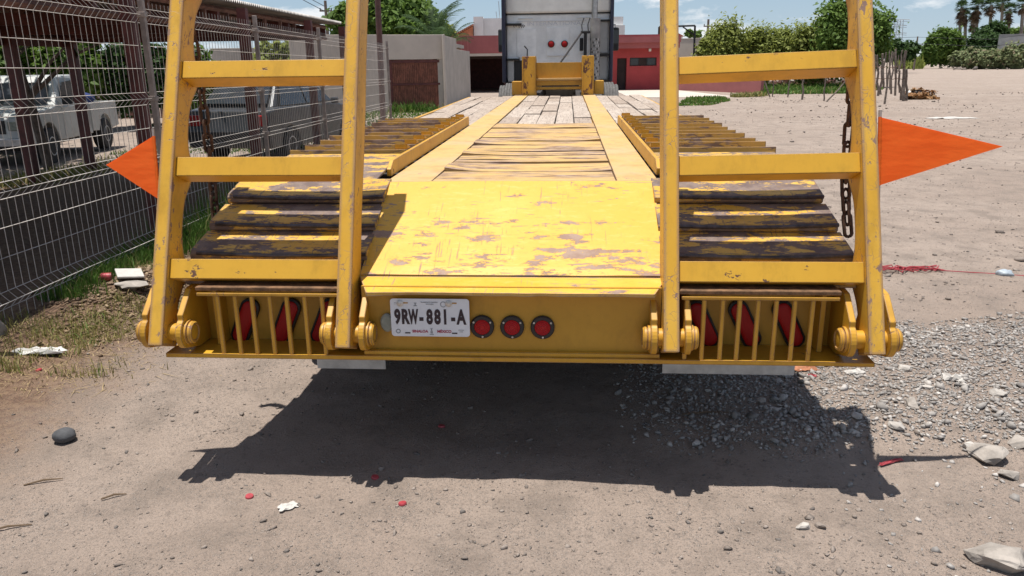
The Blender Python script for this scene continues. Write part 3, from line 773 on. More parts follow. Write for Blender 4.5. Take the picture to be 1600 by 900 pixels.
# slatted covers over the wheels
for s in (-1, 1):
    inner = 0.652
    mb = MB(); a, b = sorted((0.628 * s, 0.650 * s))
    mb.prism([(0.93, 1.085), (3.98, 1.085), (3.98, 1.155), (1.0, 1.155), (0.93, 1.12)], a, b, 'x'); mb.build('slat_rail', M['frame'], trailer, 0.003)
    for k in range(10):
        y = 1.42 + 0.262 * k; a, b = sorted((s * inner, s * (1.30 + rnd.uniform(-0.012, 0.012))))
        dz = rnd.uniform(-0.004, 0.004)
        mb = MB(); mb.prism([(y, 1.118 + dz), (y + 0.02, 1.112), (y + 0.03, 1.132), (y + 0.20, 1.098), (y + 0.20, 1.108), (y + 0.03, 1.158 + dz), (y + 0.004, 1.162 + dz)], a, b, 'x')
        mb.build('wheel_cover_slat', M['rustbar'], trailer, 0.003)
        mb = MB(); a2, b2 = sorted((s * 0.651, s * 0.72)); mb.prism([(y + 0.03, 1.158), (y + 0.13, 1.158), (y + 0.03, 1.186)], a2, b2, 'x')
        mb.build('slat_gusset', M['frame'], trailer, 0.002)
    a, b = sorted((0.653 * s, 1.27 * s))
    mb = MB(); mb.prism([(0.735, 1.092), (0.95, 1.108), (1.36, 1.130), (1.36, 1.144), (0.95, 1.122), (0.735, 1.100)], a, b, 'x'); mb.build('cover_plate', M['slat'], trailer, 0.003)
    # three grip slats each side of the beavertail
    for k, y in enumerate((0.205, 0.378, 0.556)):
        a, b = sorted((0.583 * s, (1.305 - 0.012 * k) * s))
        z = SL(y)
        y2 = y + 0.178 if k < 2 else 0.73
        z2 = SL(y2) - 0.006
        n = 16; vv = []; ff = []
        for i in range(n + 1):
            x = a + (b - a) * i / n
            sag = 0.007 * float(vnoise(x * 2 + k * 7 + s * 3, k, 2.0, 70)) - 0.006 * math.sin(math.pi * i / n)
            vv += [(x, y + 0.012, z - 0.006), (x, y, z + 0.004), (x, y, z + 0.022 + sag), (x, y + 0.012, z + 0.036 + sag), (x, y + 0.04, z + 0.044 + sag), (x, y2, z2), (x, y2, z2 - 0.02)]
        for i in range(n):
            q = i * 7
            for j in range(7): ff.append((q + j, q + (j + 1) % 7, q + 7 + (j + 1) % 7, q + 7 + j))
        ff += [tuple(range(7)), tuple(n * 7 + j for j in range(6, -1, -1))]
        mb = MB(); mb.add(vv, ff); sl = mb.build('grip_slat', M['slat'], trailer)
        mb = MB(); mb.tube([(a + 0.03 + (b - a - 0.03) * i / 12, y - 0.003, z + 0.026 + 0.007 * float(vnoise((a + (b - a) * i / 12) * 2 + k * 7 + s * 3, k, 2.0, 70)) - 0.006 * math.sin(math.pi * i / 12)) for i in range(13)], 0.0085, 8)
        mb.build('nosing', M['nosing'], sl, smooth=True)
    a, b = sorted((0.598 * s, 1.285 * s))
    mb = MB(); mb.prism([(0.10, 0.806), (0.76, 1.084), (0.76, 1.05), (0.10, 0.784)], a, b, 'x'); mb.build('side_slope', M['slat'], trailer)
# rear face
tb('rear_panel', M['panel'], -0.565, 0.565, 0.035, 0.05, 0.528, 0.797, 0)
tb('rear_ledge', M['frame'], -0.565, 0.565, 0.012, 0.035, 0.5275, 0.545, 0.003)
mb = MB()
n = 60; vv = []; ff = []
for i in range(n + 1):
    x = -1.353 + 2.70 * i / n; w = 0.003 * float(vnoise(x, 0, 6, 54))
    vv += [(x, 0.002 + w, 0.510), (x, 0.19, 0.510), (x, 0.19, 0.527), (x, 0.002 + w, 0.527 + w)]
for i in range(n):
    q = i * 4
    for j in range(4): ff.append((q + j, q + (j + 1) % 4, q + 4 + (j + 1) % 4, q + 4 + j))
ff += [(0, 1, 2, 3), (n * 4, n * 4 + 3, n * 4 + 2, n * 4 + 1)]
mb.add(vv, ff); mb.build('bottom_rail', M['frame'], trailer)
BARS = {-1: (-1.121, -1.052, -0.986, -0.916, -0.850, -0.780, -0.713), 1: (0.655, 0.718, 0.785, 0.846, 0.912, 0.977, 1.043, 1.107)}
for s in (-1, 1):
    a, b = sorted((0.60 * s, 1.268 * s))
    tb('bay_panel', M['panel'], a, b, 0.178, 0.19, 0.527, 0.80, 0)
    a, b = sorted((0.602 * s, 1.205 * s)); tb('bay_roof', M['rust_shade'], a, b, 0.010, 0.115, 0.781, 0.796, 0.003)  # keeps sun off the ledge; recess shade is put into its rust colour
    a, b = sorted((0.66 * s, 1.16 * s)); tb('bay_beam', M['rustbar'], a, b, 0.12, 0.175, 0.765, 0.795, 0.004)
    a, b = sorted((0.635 * s, 1.20 * s)); tb('grille_rail', M['frame'], a, b, 0.004, 0.020, 0.762, 0.774, 0.002)
    for x in BARS[s]:
        tb('grille_bar', M['frame'], x - 0.0085, x + 0.0085, 0.006, 0.019, 0.526, 0.763, 0.004)
    a, b = sorted((1.165 * s, 1.185 * s)); tb('bay_side_plate', M['frame'], a, b, 0.10, 0.178, 0.528, 0.785, 0.002)
# hinge lugs and pins
LUG = [(0.20, 0.79), (0.06, 0.775), (-0.030, 0.695)] + [(0.000 + 0.064 * math.cos(t), 0.618 + 0.064 * math.sin(t)) for t in [R(118 + 12 * i) for i in range(11)]] + [(0.08, 0.530), (0.20, 0.530)]
HINGE = ((-1.342, -1.258, -1.398), (-0.619, -0.552, -0.678), (0.595, 0.535, 0.658), (1.318, 1.240, 1.380))
for xc, xa, xb in HINGE:
    for x in (xa, xb):
        mb = MB(); mb.prism(LUG, x - 0.012, x + 0.012, 'x'); mb.build('hinge_lug', M['frame'], trailer, 0.003)
    lo, hi = min(xa, xb), max(xa, xb)
    mb = MB()
    PC = (0, -0.002, 0.618)
    mb.lathe([(lo - 0.038, 0.020), (lo - 0.036, 0.030), (lo - 0.040, 0.032), (lo - 0.040, 0.038), (lo - 0.034, 0.043), (lo - 0.025, 0.043), (lo - 0.025, 0.040), (lo - 0.022, 0.040), (lo - 0.022, 0.048), (lo - 0.012, 0.048), (lo - 0.012, 0.034), (hi + 0.012, 0.034), (hi + 0.012, 0.048), (hi + 0.022, 0.048), (hi + 0.022, 0.040), (hi + 0.025, 0.040), (hi + 0.025, 0.043), (hi + 0.034, 0.043), (hi + 0.040, 0.038), (hi + 0.040, 0.032), (hi + 0.036, 0.030), (hi + 0.038, 0.020)], PC, 'x', 28)
    mb.build('hinge_pin', M['frame'], trailer, smooth=True)
# oval lamps in the side bays
def oval(name, x, z, ang):
    Rr, half = 0.032, 0.064
    e = Matrix.Rotation(ang, 3, 'Y')
    def ring(r0, yv, r):
        pts = []
        for j in range(28):
            t = 2 * math.pi * j / 28; q = Vector((r * math.cos(t), yv, r * math.sin(t) + (half if math.sin(t) >= 0 else -half)))
            pts.append(e @ q + Vector((x, 0, z)))
        return pts
    def lay(levels, nm, mat, par):
        mb = MB(); vv = []; ff = []
        for (r, y) in levels: vv += ring(0, y, r)
        for i in range(len(levels) - 1):
            for j in range(28): ff.append((i * 28 + j, i * 28 + (j + 1) % 28, (i + 1) * 28 + (j + 1) % 28, (i + 1) * 28 + j))
        ff.append(tuple(range((len(levels) - 1) * 28, len(levels) * 28)))
        mb.add(vv, ff); return mb.build(nm, mat, par, smooth=True)
    lamp = lay([(Rr + 0.007, 0.177), (Rr + 0.007, 0.161), (Rr - 0.001, 0.157), (Rr - 0.003, 0.165)], 'oval_lamp', M['bezel'], trailer)
    lay([(Rr - 0.002, 0.167), (Rr - 0.003, 0.157), (Rr - 0.010, 0.152), (Rr - 0.02, 0.151)], 'lens', M['lens'], lamp)
for x, z in ((-1.091, 0.606), (-0.920, 0.608), (-0.759, 0.610)): oval('l', x, z, R(24))
for x, z in ((0.745, 0.615), (0.906, 0.616), (1.072, 0.618)): oval('r', x, z, R(-26))
# three round lamps on the centre panel
for x in (-0.105, 0.009, 0.124):
    mb = MB(); mb.lathe([(0.034, 0.0455), (0.024, 0.0455), (0.020, 0.042), (0.020, 0.031), (0.026, 0.029)], (x, 0, 0.642), 'y', 32)
    lamp = mb.build('round_lamp', M['bezel'], trailer, smooth=True)
    mb = MB(); mb.lathe([(0.027, 0.030), (0.021, 0.030), (0.018, 0.0275), (0.0195, 0.0245), (0.0165, 0.0215), (0.0185, 0.0180), (0.0160, 0.0145), (0.0180, 0.0110), (0.0158, 0.0075), (0.0170, 0.003)], (x, 0, 0.642), 'y', 28); mb.build('lens', M['lens'], lamp, smooth=True)
    for a in (R(32), R(148), R(272)):
        mb = MB(); mb.lathe([(0.021, 0.004), (0.0175, 0.004)], (x + 0.0375 * math.cos(a), 0, 0.642 + 0.0375 * math.sin(a)), 'y', 8); mb.build('screw', M['bolt'], lamp)
# grey oval reflector
mb = MB(); mb.lathe([(0.035, 0.026), (0.024, 0.026), (0.019, 0.021)], (-0.470, 0, 0.655), 'y', 24, sy=1.4); mb.build('oval_reflector', M['grey_lens'], trailer, smooth=True)
# licence plate
def rrect(x0, x1, z0, z1, r, n=5):
    out = []
    for cx, cz, a0 in ((x1 - r, z1 - r, 0), (x0 + r, z1 - r, 90), (x0 + r, z0 + r, 180), (x1 - r, z0 + r, 270)):
        for i in range(n + 1):
            t = R(a0 + 90 * i / n); out.append((cx + r * math.cos(t), cz + r * math.sin(t)))
    return out
PX, PZ = -0.300, 0.683
mb = MB(); mb.prism(rrect(PX - 0.150, PX + 0.150, PZ - 0.075, PZ + 0.075, 0.012), 0.006, 0.0085, 'y')
plate = mb.build('licence_plate', M['plate_white'], trailer, 0.0006)
plate['label'] = 'white licence plate reading 9RW-881-A'
PL = Matrix.Translation((PX, 0.0045, PZ))
def ptext(name, body, size, mat, dx, dz, sx=0.62, off=0.0):
    return text_mesh(name, body, size, mat, plate, (PX + dx, 0.0052, PZ + dz), (R(90), 0, 0), sx, 0.0006, off)
for ch, dx in zip('9RW-881-A', (-0.124, -0.095, -0.0635, -0.033, -0.0015, 0.0285, 0.0575, 0.088, 0.119)):
    ptext('plate_character', ch, 0.078, M['plate_ink'], dx, 0.001, 0.60 if ch != 'W' else 0.42, 0.0036)
ptext('state_name', 'SINALOA', 0.0145, M['plate_red'], -0.040, -0.0545, 1.0, 0.0004)
ptext('country_name', 'MÉXICO', 0.0145, M['plate_red'], 0.0725 - 0.02, -0.0545, 1.0, 0.0004)
ptext('plate_heading', 'TRANSPORTE PRIVADO', 0.0062, M['plate_grey'], -0.001, 0.061, 1.0)
ptext('plate_heading', 'REMOLQUE', 0.0056, M['plate_grey'], 0.001, 0.0535, 1.0)
ptext('plate_letter', 'T', 0.013, M['plate_grey'], -0.131, 0.0545, 0.7)
mb = MB()   # little grey crest, seal and figure printed on the plate
for cx, cz, w, h in ((-0.054, 0.058, 0.010, 0.003), (-0.054, 0.053, 0.004, 0.012), (-0.054, 0.0475, 0.013, 0.003), (0.004, -0.042, 0.010, 0.002), (0.004, -0.049, 0.005, 0.010), (0.004, -0.058, 0.009, 0.009), (0.004, -0.0665, 0.016, 0.003), (0.117, -0.048, 0.022, 0.002), (0.117, -0.055, 0.014, 0.002)):
    mb.box(PX + cx - w / 2, PX + cx + w / 2, 0.0051, 0.0062, PZ + cz - h / 2, PZ + cz + h / 2)
for cx, cz, rad in ((-0.124, -0.0545, 0.0075), (0.052, 0.0535, 0.010)):
    for i in range(16):
        t = 2 * math.pi * i / 16; mb.box(PX + cx + rad * math.cos(t) - 0.0017, PX + cx + rad * math.cos(t) + 0.0017, 0.0052, 0.0061, PZ + cz + rad * math.sin(t) - 0.0017, PZ + cz + rad * math.sin(t) + 0.0017)
mb.build('printed_emblems', M['plate_grey'], plate)
for dx in (-0.112, 0.073):
    mb = MB(); mb.lathe([(0.005, 0.013), (0.003, 0.013), (0.002, 0.008), (0.001, 0.006)], (PX + dx, 0, PZ + 0.057), 'y', 20); mb.build('plate_bolt', M['bolt'], plate, smooth=True)
    mb = MB(); mb.box(PX + dx + 0.009, PX + dx + 0.030, 0.0050, 0.0061, PZ + 0.056, PZ + 0.061); mb.build('bolt_slot', M['frame'], plate)
for dx in (-0.088, 0.092):
    mb = MB(); mb.box(PX + dx - 0.010, PX + dx + 0.010, 0.0050, 0.0061, PZ - 0.0635, PZ - 0.0585); mb.build('plate_slot', M['plate_ink'], plate)
# mudflaps, axles and wheels in the shade below
for (a, b) in ((-0.945, -0.622), (0.648, 1.232)):
    tb('mudflap', M['flap'], a, b, 0.56, 0.572, 0.242, 0.80, 0.002)
for ya in (1.62, 2.62, 3.62):
    mb = MB(); mb.tube([(-1.1, ya, 0.44), (1.1, ya, 0.44)], 0.06, 12); mb.build('axle', M['steel_dark'], trailer)
    for x in (-1.13, -0.84, 0.84, 1.13):
        mb = MB(); mb.lathe([(x - 0.12, 0.26), (x - 0.13, 0.38), (x - 0.10, 0.425), (x - 0.05, 0.44), (x + 0.05, 0.44), (x + 0.10, 0.425), (x + 0.13, 0.38), (x + 0.12, 0.26)], (0, ya, 0.44), 'x', 32)
        wh = mb.build('wheel', M['rubber'], trailer, smooth=True)
        mb = MB(); mb.lathe([(x - 0.125, 0.20), (x - 0.118, 0.262), (x + 0.118, 0.262), (x + 0.125, 0.20)], (0, ya, 0.44), 'x', 24); mb.build('rim', M['rim'], wh, smooth=True)
# gooseneck
for (a, b) in ((-0.49, -0.285), (0.415, 0.595)):
    mb = MB(); mb.prism([(9.5, 0.92), (9.95, 0.92), (9.95, 1.60), (9.86, 1.66), (9.5, 1.66)], a, b, 'x'); gp = mb.build('gooseneck_post', M['goose'], trailer, 0.008)
    for (p, q) in ((a, a + 0.02), (b - 0.02, b)):
        mb = MB(); mb.box(p, q, 9.488, 9.499, 1.085, 1.65); mb.build('edge_strip', M['frame'], gp, 0.002)
tb('gooseneck_plate', M['panel'], -0.283, 0.413, 9.72, 9.76, 1.335, 1.565, 0.003)
tb('gooseneck_flange', M['deck'], -0.283, 0.413, 9.62, 9.80, 1.300, 1.333, 0.003)
tb('gooseneck_beam', M['frame'], -0.283, 0.413, 9.66, 9.78, 1.225, 1.298, 0.003)
tb('gooseneck_beam', M['frame'], -0.283, 0.413, 9.63, 9.78, 1.165, 1.205, 0.003)
for (a, b) in ((-0.655, -0.50), (0.61, 0.755)):
    tb('gooseneck_ear', M['frame'], a, b, 9.62, 9.95, 1.09, 1.29, 0.005)
    mb = MB()
    for k in range(8): mb.lathe([(9.60, 0.008), (9.615, 0.012)], ((b + 0.005 if a < 0 else a - 0.005), 0, 1.11 + k * 0.026), 'y', 6)
    mb.build('bolt_row', M['goose'], trailer)
for x in (-0.39, 0.50):
    tb('gooseneck_arm', M['frame'], x - 0.08, x + 0.08, 9.96, 13.1, 1.10, 1.40, 0.006)
# loading ramps standing on their pins
LEAN = R(22)
def post_profile(scallop):
    """side view (depth, height): straight front, scalloped back that widens at each rung"""
    L = 1.48; rungs = (0.272, 0.675, 1.065, 1.445)
    prof = [(0.0, -0.022), (0.0, L)]
    back = []
    for i in range(61):
        w = L - (L + 0.022) * i / 60
        d = min(abs(w - q) for q in rungs); k = math.exp(-(d / 0.085) ** 2)
        dep = (0.105 + 0.058 * k) if scallop else (0.128 + 0.006 * math.sin(w * 9))
        if w < 0.12: dep = 0.135 - 0.3 * max(0, 0.05 - w)
        back.append((dep, w))
    return prof + back
def ramp(xa, xb, seed, tilt):
    rp = empty('loading_ramp', (0, -0.078, 0.612), (-LEAN, 0, 0), trailer)
    rr = random.Random(seed)
    taper = 0.016
    for (x, inn) in ((xa, 1), (xb, -1)):
        prof = post_profile(abs(x) > 1.0); n = len(prof); w = 0.056
        vv = []
        for sgn in (-1, 1):
            for (d, h) in prof:
                vv.append((x + sgn * w / 2 + inn * 0.004 * h, d, h))
        ff = [tuple(range(n))[::-1], tuple(range(n, 2 * n))] + [(i, (i + 1) % n, n + (i + 1) % n, n + i) for i in range(n)]
        mb = MB(); mb.add(vv, ff); mb.build('ramp_post', M['post'], rp, 0.0035)
    for k, (w0, w1) in enumerate(((0.236, 0.314), (0.639, 0.715), (1.032, 1.103), (1.412, 1.477))):
        a, b = xa + 0.0285 + 0.004 * w0, xb - 0.0285 - 0.004 * w0
        mb = MB(); mb.box(a, b, 0.022, 0.124, w0, w1, (0, -tilt * k, 0)); mb.build('rung', M['rung'], rp, 0.003)
    return rp
rampL = ramp(-1.342, -0.619, 1, 0.0); rampL['label'] = 'left raised ramp'
rampR = ramp(0.595, 1.318, 2, R(0.9)); rampR['label'] = 'right raised ramp'

# ------------------------------------------------------------------ chains and flags on the ramps
def chain(p0, p1, n, label, sagdir=(0, 0.03, -0.06)):
    root = empty('chain', p1); tag(root, label, 'chain', 'rusty chains hanging from the ramps')
    p0, p1 = Vector(p0), Vector(p1); sg = Vector(sagdir)
    pts = [p0.lerp(p1, i / n) + sg * math.sin(math.pi * i / n) for i in range(n + 1)]
    me = None
    for i in range(n):
        mid = (pts[i] + pts[i + 1]) / 2; d = (pts[i + 1] - pts[i]); L = d.length * 1.16
        q = d.to_track_quat('Z', 'Y').to_matrix().to_4x4() @ Matrix.Rotation(R(90) * (i % 2) + R(15), 4, 'Z')
        if me is None:
            mb = MB(); loop = []
            for j in range(17):
                t = 2 * math.pi * j / 16; loop.append((0.017 * math.cos(t), 0, 0.017 * math.sin(t) + (L / 2 - 0.020) * (1 if 0 <= t < math.pi else -1)))
            mb.tube(loop + [loop[1]], 0.0072, 6, cap=False)
            o = mb.build('link', M['chain'], root, smooth=True); me = o.data
        else:
            o = bpy.data.objects.new('link', me); COL.objects.link(o); o.parent = root
        o.matrix_local = Matrix.Translation(mid - p1) @ q
    return root
TP = lambda x, y, z: T_MAT @ Vector((x, y, z))
chain(TP(-1.385, 0.62, 1.86), TP(-1.395, 0.66, 0.93), 15, 'rusty chain behind the outer post of the left ramp')
chain(TP(1.333, 0.50, 1.52), TP(1.376, 0.50, 0.915), 9, 'rusty chain beside the outer post of the right ramp')

def flag(px0, py0, px1, py1, tipx, tipy, Y, label, rod_top, bow):
    a = at_y(px0, py0, Y + 0.035); b = at_y(px1, py1, Y - 0.035); tip = at_y(tipx, tipy, Y)
    root = empty('warning_flag', b); tag(root, label, 'flag', 'orange warning flags on the ramps')
    n = 12; vv = []; ff = []
    for i in range(n + 1):
        u = i / n
        top = a.lerp(tip, u); bot = b.lerp(tip, u)
        off = bow * u * 0.5
        for j in range(7):
            p = bot.lerp(top, j / 6) + Vector((0, off, 0)); vv.append(p - b)
    for i in range(n):
        for j in range(6):
            q = i * 7 + j; ff.append((q, q + 7, q + 8, q + 1))
    mb = MB(); mb.add(vv, ff); c = mb.build('flag_cloth', M['flag'], root, smooth=False, fix=False)
    sd = c.modifiers.new('thick', 'SOLIDIFY'); sd.thickness = 0.003
    # hem that wraps the rod
    ax = (a - b)
    mb = MB(); mb.tube([Vector((0, 0, 0)), ax * 0.5, ax], 0.0065, 10); mb.build('hem', M['flag'], root, smooth=True)
    mb = MB(); d = ax.normalized(); mb.tube([-d * 0.14, ax + d * rod_top], 0.006, 8); mb.build('rod', M['fencepost'], root)
flag(240, 213, 249, 312, 166, 258, 3.06, 'small orange pennant on the outer side of the left ramp', 0.03, 0.004)
flag(1375, 183, 1373, 290, 1568, 229, 2.90, 'larger orange pennant pointing right from the right ramp', 0.025, 0.008)

# ------------------------------------------------------------------ wire mesh fence
FA = Vector((-3.11, 4.5, 0.10)); FD = Vector((0.04, 1.0, -0.008))
def fpt(y, h=0.0, off=0.0):
    p = FA + FD * (y - 4.5); return Vector((p.x + off, p.y, p.z + h))
fence = empty('wire_fence', fpt(4.0)); tag(fence, 'tall galvanised wire mesh fence along the left side', 'fence')
FO = fence.location.copy()
PROF = [(-0.02, 0.0), (0.05, 0.0), (0.10, 0.0), (0.15, 0.05), (0.20, 0.0), (0.75, 0.0), (0.80, 0.05), (0.85, 0.0), (1.23, 0.0), (1.28, 0.05), (1.33, 0.0), (1.88, 0.0), (1.94, 0.05), (1.995, 0.0), (2.05, 0.0)]
posts_y = [4.1, 6.7, 9.3, 11.9, 14.5, 17.1]
HOR = [(0.0, 0.0), (0.10, 0), (0.15, 0.05), (0.20, 0), (0.40, 0), (0.58, 0), (0.75, 0), (0.80, 0.05), (0.85, 0), (1.04, 0), (1.23, 0), (1.28, 0.05), (1.33, 0), (1.52, 0), (1.70, 0), (1.88, 0), (1.94, 0.05), (1.995, 0)]
def thin(mb, pts, r):
    mb.tube(pts, r, 3, cap=False)
pan = [3.0] + posts_y
for k in range(len(posts_y)):
    y0 = posts_y[k] - 2.56 if k == 0 else posts_y[k - 1] + 0.02; y1 = posts_y[k] - 0.02
    mb = MB(); rr = random.Random(300 + k)
    nw = int(round((y1 - y0) / 0.0735))
    for i in range(nw + 1):
        y = y0 + (y1 - y0) * i / nw
        thin(mb, [fpt(y, h, d) - FO for h, d in PROF], 0.0027)
    for h, d in HOR:
        thin(mb, [fpt(y, h, d + 0.004 + 0.004 * math.sin(y * 3 + h * 9)) - FO for y in np.linspace(y0, y1, 9)], 0.0029)
    mb.build('mesh_panel', M['wire'], fence, fix=False)
for y in posts_y:
    p = fpt(y, 0, 0.035) - FO
    mb = MB(); mb.box(p.x, p.x + 0.045, p.y - 0.022, p.y + 0.022, p.z - 0.2, p.z + 2.10)
    fp = mb.build('fence_post', M['fencepost'], fence, 0.004)
    for h in (0.15, 0.8, 1.28, 1.94):
        mb = MB(); mb.box(p.x - 0.012, p.x + 0.054, p.y - 0.029, p.y + 0.029, p.z + h - 0.02, p.z + h + 0.02); mb.build('clamp', M['fencepost'], fp, 0.003)

# ------------------------------------------------------------------ steel canopy beside the fence
def build_canopy():
    ca = empty('steel_canopy', (-5.5, 9, 0)); tag(ca, 'long maroon steel canopy with corrugated roof behind the wire fence', 'canopy')
    O = ca.location
    xn = lambda y: fence_x(y) - 0.42
    xf = lambda y: fence_x(y) - 4.75
    y0, y1 = 2.2, 14.1
    zn, zf = 2.30, 2.34
    def part(mb, name, mat, bevel=0): 
        mb.v = [(p[0] - O.x, p[1] - O.y, p[2] - O.z) for p in mb.v]; return mb.build(name, mat, ca, bevel)
    # corrugated roof: waves run across, as at the eave
    n = 190; vv = []; ff = []
    for i in range(n * 2 + 1):
        y = y0 - 0.2 + (y1 - y0 + 0.5) * i / (n * 2); w = 0.018 if i % 2 else -0.018
        vv += [(xn(y) + 0.22, y, zn + 0.03 + w), (xf(y) - 0.3, y, zf + 0.09 + w), (xf(y) - 0.3, y, zf + 0.082 + w), (xn(y) + 0.22, y, zn + 0.022 + w)]
    for i in range(n * 2):
        q = i * 4
        for j in range(4): ff.append((q + j, q + (j + 1) % 4, q + 4 + (j + 1) % 4, q + 4 + j))
    ff += [(0, 1, 2, 3), (n * 8, n * 8 + 3, n * 8 + 2, n * 8 + 1)]
    mb = MB(); mb.add(vv, ff); part(mb, 'corrugated_roof', M['zinc'])
    # trusses along both long sides
    for f, z in ((lambda y: xn(y), zn), (lambda y: xf(y), zf)):
        for dz, h in ((-0.05, 0.05), (-0.24, 0.055)):
            mb = MB(); mb.tube([(f(y), y, z + dz) for y in (y0, y1)], h * 0.6, 4); part(mb, 'truss_chord', M['maroon_old'])
        for k in range(18):
            y = y0 + 0.4 + k * 0.65
            mb = MB(); mb.box(f(y) - 0.02, f(y) + 0.02, y - 0.02, y + 0.02, z - 0.215, z - 0.08); part(mb, 'truss_strut', M['maroon_old'])
    for y in (6.8, 9.4, 12.0, 14.0):
        mb = MB(); mb.box(fence_x(y) - 0.16, fence_x(y) - 0.06, y - 0.05, y + 0.05, -0.1, zn - 0.05); part(mb, 'column', M['maroon'])
    for y in (4.6, 8.8, 12.4, 14.0):
        mb = MB(); mb.box(xf(y) - 0.07, xf(y) + 0.07, y - 0.07, y + 0.07, -0.1, zf - 0.05); part(mb, 'column', M['maroon'])
    for y in (4.6, 6.9, 9.5, 12.1, 13.6):
        mb = MB(); mb.box(xf(y), xn(y), y - 0.035, y + 0.035, zn - 0.20, zn - 0.06); part(mb, 'cross_beam', M['maroon'])
    for k in range(5):
        u = (k + 0.5) / 5; mb = MB()
        mb.tube([(xn(y) * (1 - u) + xf(y) * u, y, zn - 0.045) for y in (y0, y1)], 0.035, 4); part(mb, 'purlin', M['maroon_old'])
    # closed end board and a board along the far side
    mb = MB(); mb.box(xf(y1), xn(y1), y1, y1 + 0.03, 2.04, zn - 0.02); part(mb, 'end_board', M['maroon'])
    mb = MB(); mb.add([(xf(y) - 0.06, y, z) for y in (y0, y1) for z in (1.97, zf)] + [(xf(y) - 0.09, y, z) for y in (y0, y1) for z in (1.97, zf)], [(0, 2, 3, 1), (4, 5, 7, 6), (0, 1, 5, 4), (2, 6, 7, 3), (0, 4, 6, 2), (1, 3, 7, 5)]); part(mb, 'side_board', M['maroon'])
    return ca
build_canopy()

# ------------------------------------------------------------------ foliage builders
def leaf_cloud(cent, rad, n_clump, per, leaf, seed, flat=0.75, aspect=2.0, shell=0.55, clump_r=0.24, droop=0.0):
    """many small leaf quads gathered in clumps through an ellipsoid: (verts, quads)"""
    r = rng(seed); rad = np.array(rad, float); cent = np.array(cent, float)
    d = r.normal(size=(n_clump, 3)); d /= np.linalg.norm(d, axis=1)[:, None]
    rr = shell + (1 - shell) * r.random(n_clump) ** 0.6
    cc = d * rr[:, None] * (0.86 + 0.28 * r.random((n_clump, 1)))
    cs = r.uniform(0.6, 1.5, n_clump) * clump_r
    p = np.repeat(cc, per, 0) + r.normal(size=(n_clump * per, 3)) * np.repeat(cs, per)[:, None] * 0.6
    out = p / (np.linalg.norm(p, axis=1)[:, None] + 1e-6)
    pos = p * rad + cent
    pos[:, 2] -= droop * r.random(len(pos)) ** 2
    n = len(pos)
    nor = out * 0.7 + r.normal(size=(n, 3)) * 0.7 + np.array([0, 0, flat]); nor /= np.linalg.norm(nor, axis=1)[:, None]
    tv = r.normal(size=(n, 3)); tv -= (tv * nor).sum(1)[:, None] * nor; tv /= np.linalg.norm(tv, axis=1)[:, None]
    bv = np.cross(nor, tv); s = leaf * r.uniform(0.55, 1.35, n)[:, None]
    V = np.stack([pos - tv * s * aspect / 2, pos - bv * s / 2 + nor * s * 0.15, pos + tv * s * aspect / 2, pos + bv * s / 2 + nor * s * 0.15], 1).reshape(-1, 3)
    F = np.arange(n * 4).reshape(-1, 4)
    return V, F
def join_clouds(lst):
    V = []; F = []; b = 0
    for v, f in lst: V.append(v); F.append(f + b); b += len(v)
    return np.concatenate(V), np.concatenate(F)
def limbs(mb, base, top, r0, seed, nb=5, spread=1.2):
    rr = random.Random(seed); base = Vector(base); top = Vector(top)
    k = 6; pts = [base.lerp(top, i / k) + Vector((rr.uniform(-1, 1), rr.uniform(-1, 1), 0)) * r0 * 0.5 * (i > 0) for i in range(k + 1)]
    mb.tube(pts, [r0 * (1 - 0.75 * i / k) for i in range(k + 1)], 8)
    for j in range(nb):
        i = rr.randint(2, 5); a = rr.uniform(0, 6.28); L = spread * rr.uniform(0.6, 1.1)
        e = pts[i] + Vector((math.cos(a) * L, math.sin(a) * L, L * rr.uniform(0.5, 1.1)))
        md = pts[i].lerp(e, 0.5) + Vector((0, 0, 0.1 * L))
        rb = r0 * (1 - 0.75 * i / k) * 0.6
        mb.tube([pts[i], md, e], [rb, rb * 0.65, rb * 0.25], 6)
def tree(name, base, crowns, mat, label, cat, trunk_h, r0, seed, leaf, n_clump, per, group=None, shell=0.45, droop=0, aspect=2.0, clump_r=0.24, has_trunk=True):
    """crowns: list of (dx,dy,dz, rx,ry,rz) relative to the base"""
    base = Vector(base); root = empty(name, base); tag(root, label, cat, group)
    cl = [leaf_cloud(c[:3], c[3:], n_clump, per, leaf, seed * 31 + i, shell=shell, droop=droop, aspect=aspect, clump_r=clump_r) for i, c in enumerate(crowns)]
    V, F = join_clouds(cl)
    np_mesh('crown' if has_trunk else 'foliage', V, F, mat, root)
    if has_trunk:
        mb = MB(); limbs(mb, (0, 0, -0.15), (crowns[0][0] * 0.6, crowns[0][1] * 0.6, trunk_h), r0, seed, 6, max(0.5, crowns[0][3] * 0.7)); mb.build('trunk', M['bark'], root, smooth=True)
    return root
def box_from_px(x0, x1, ytop, ybot, Y):
    """centre and half sizes of a crown that fills this rectangle of the view at distance Y"""
    a = at_y(x0, ytop, Y); b = at_y(x1, ybot, Y)
    return (a.x + b.x) / 2, (a.z + b.z) / 2, abs(b.x - a.x) / 2, abs(a.z - b.z) / 2

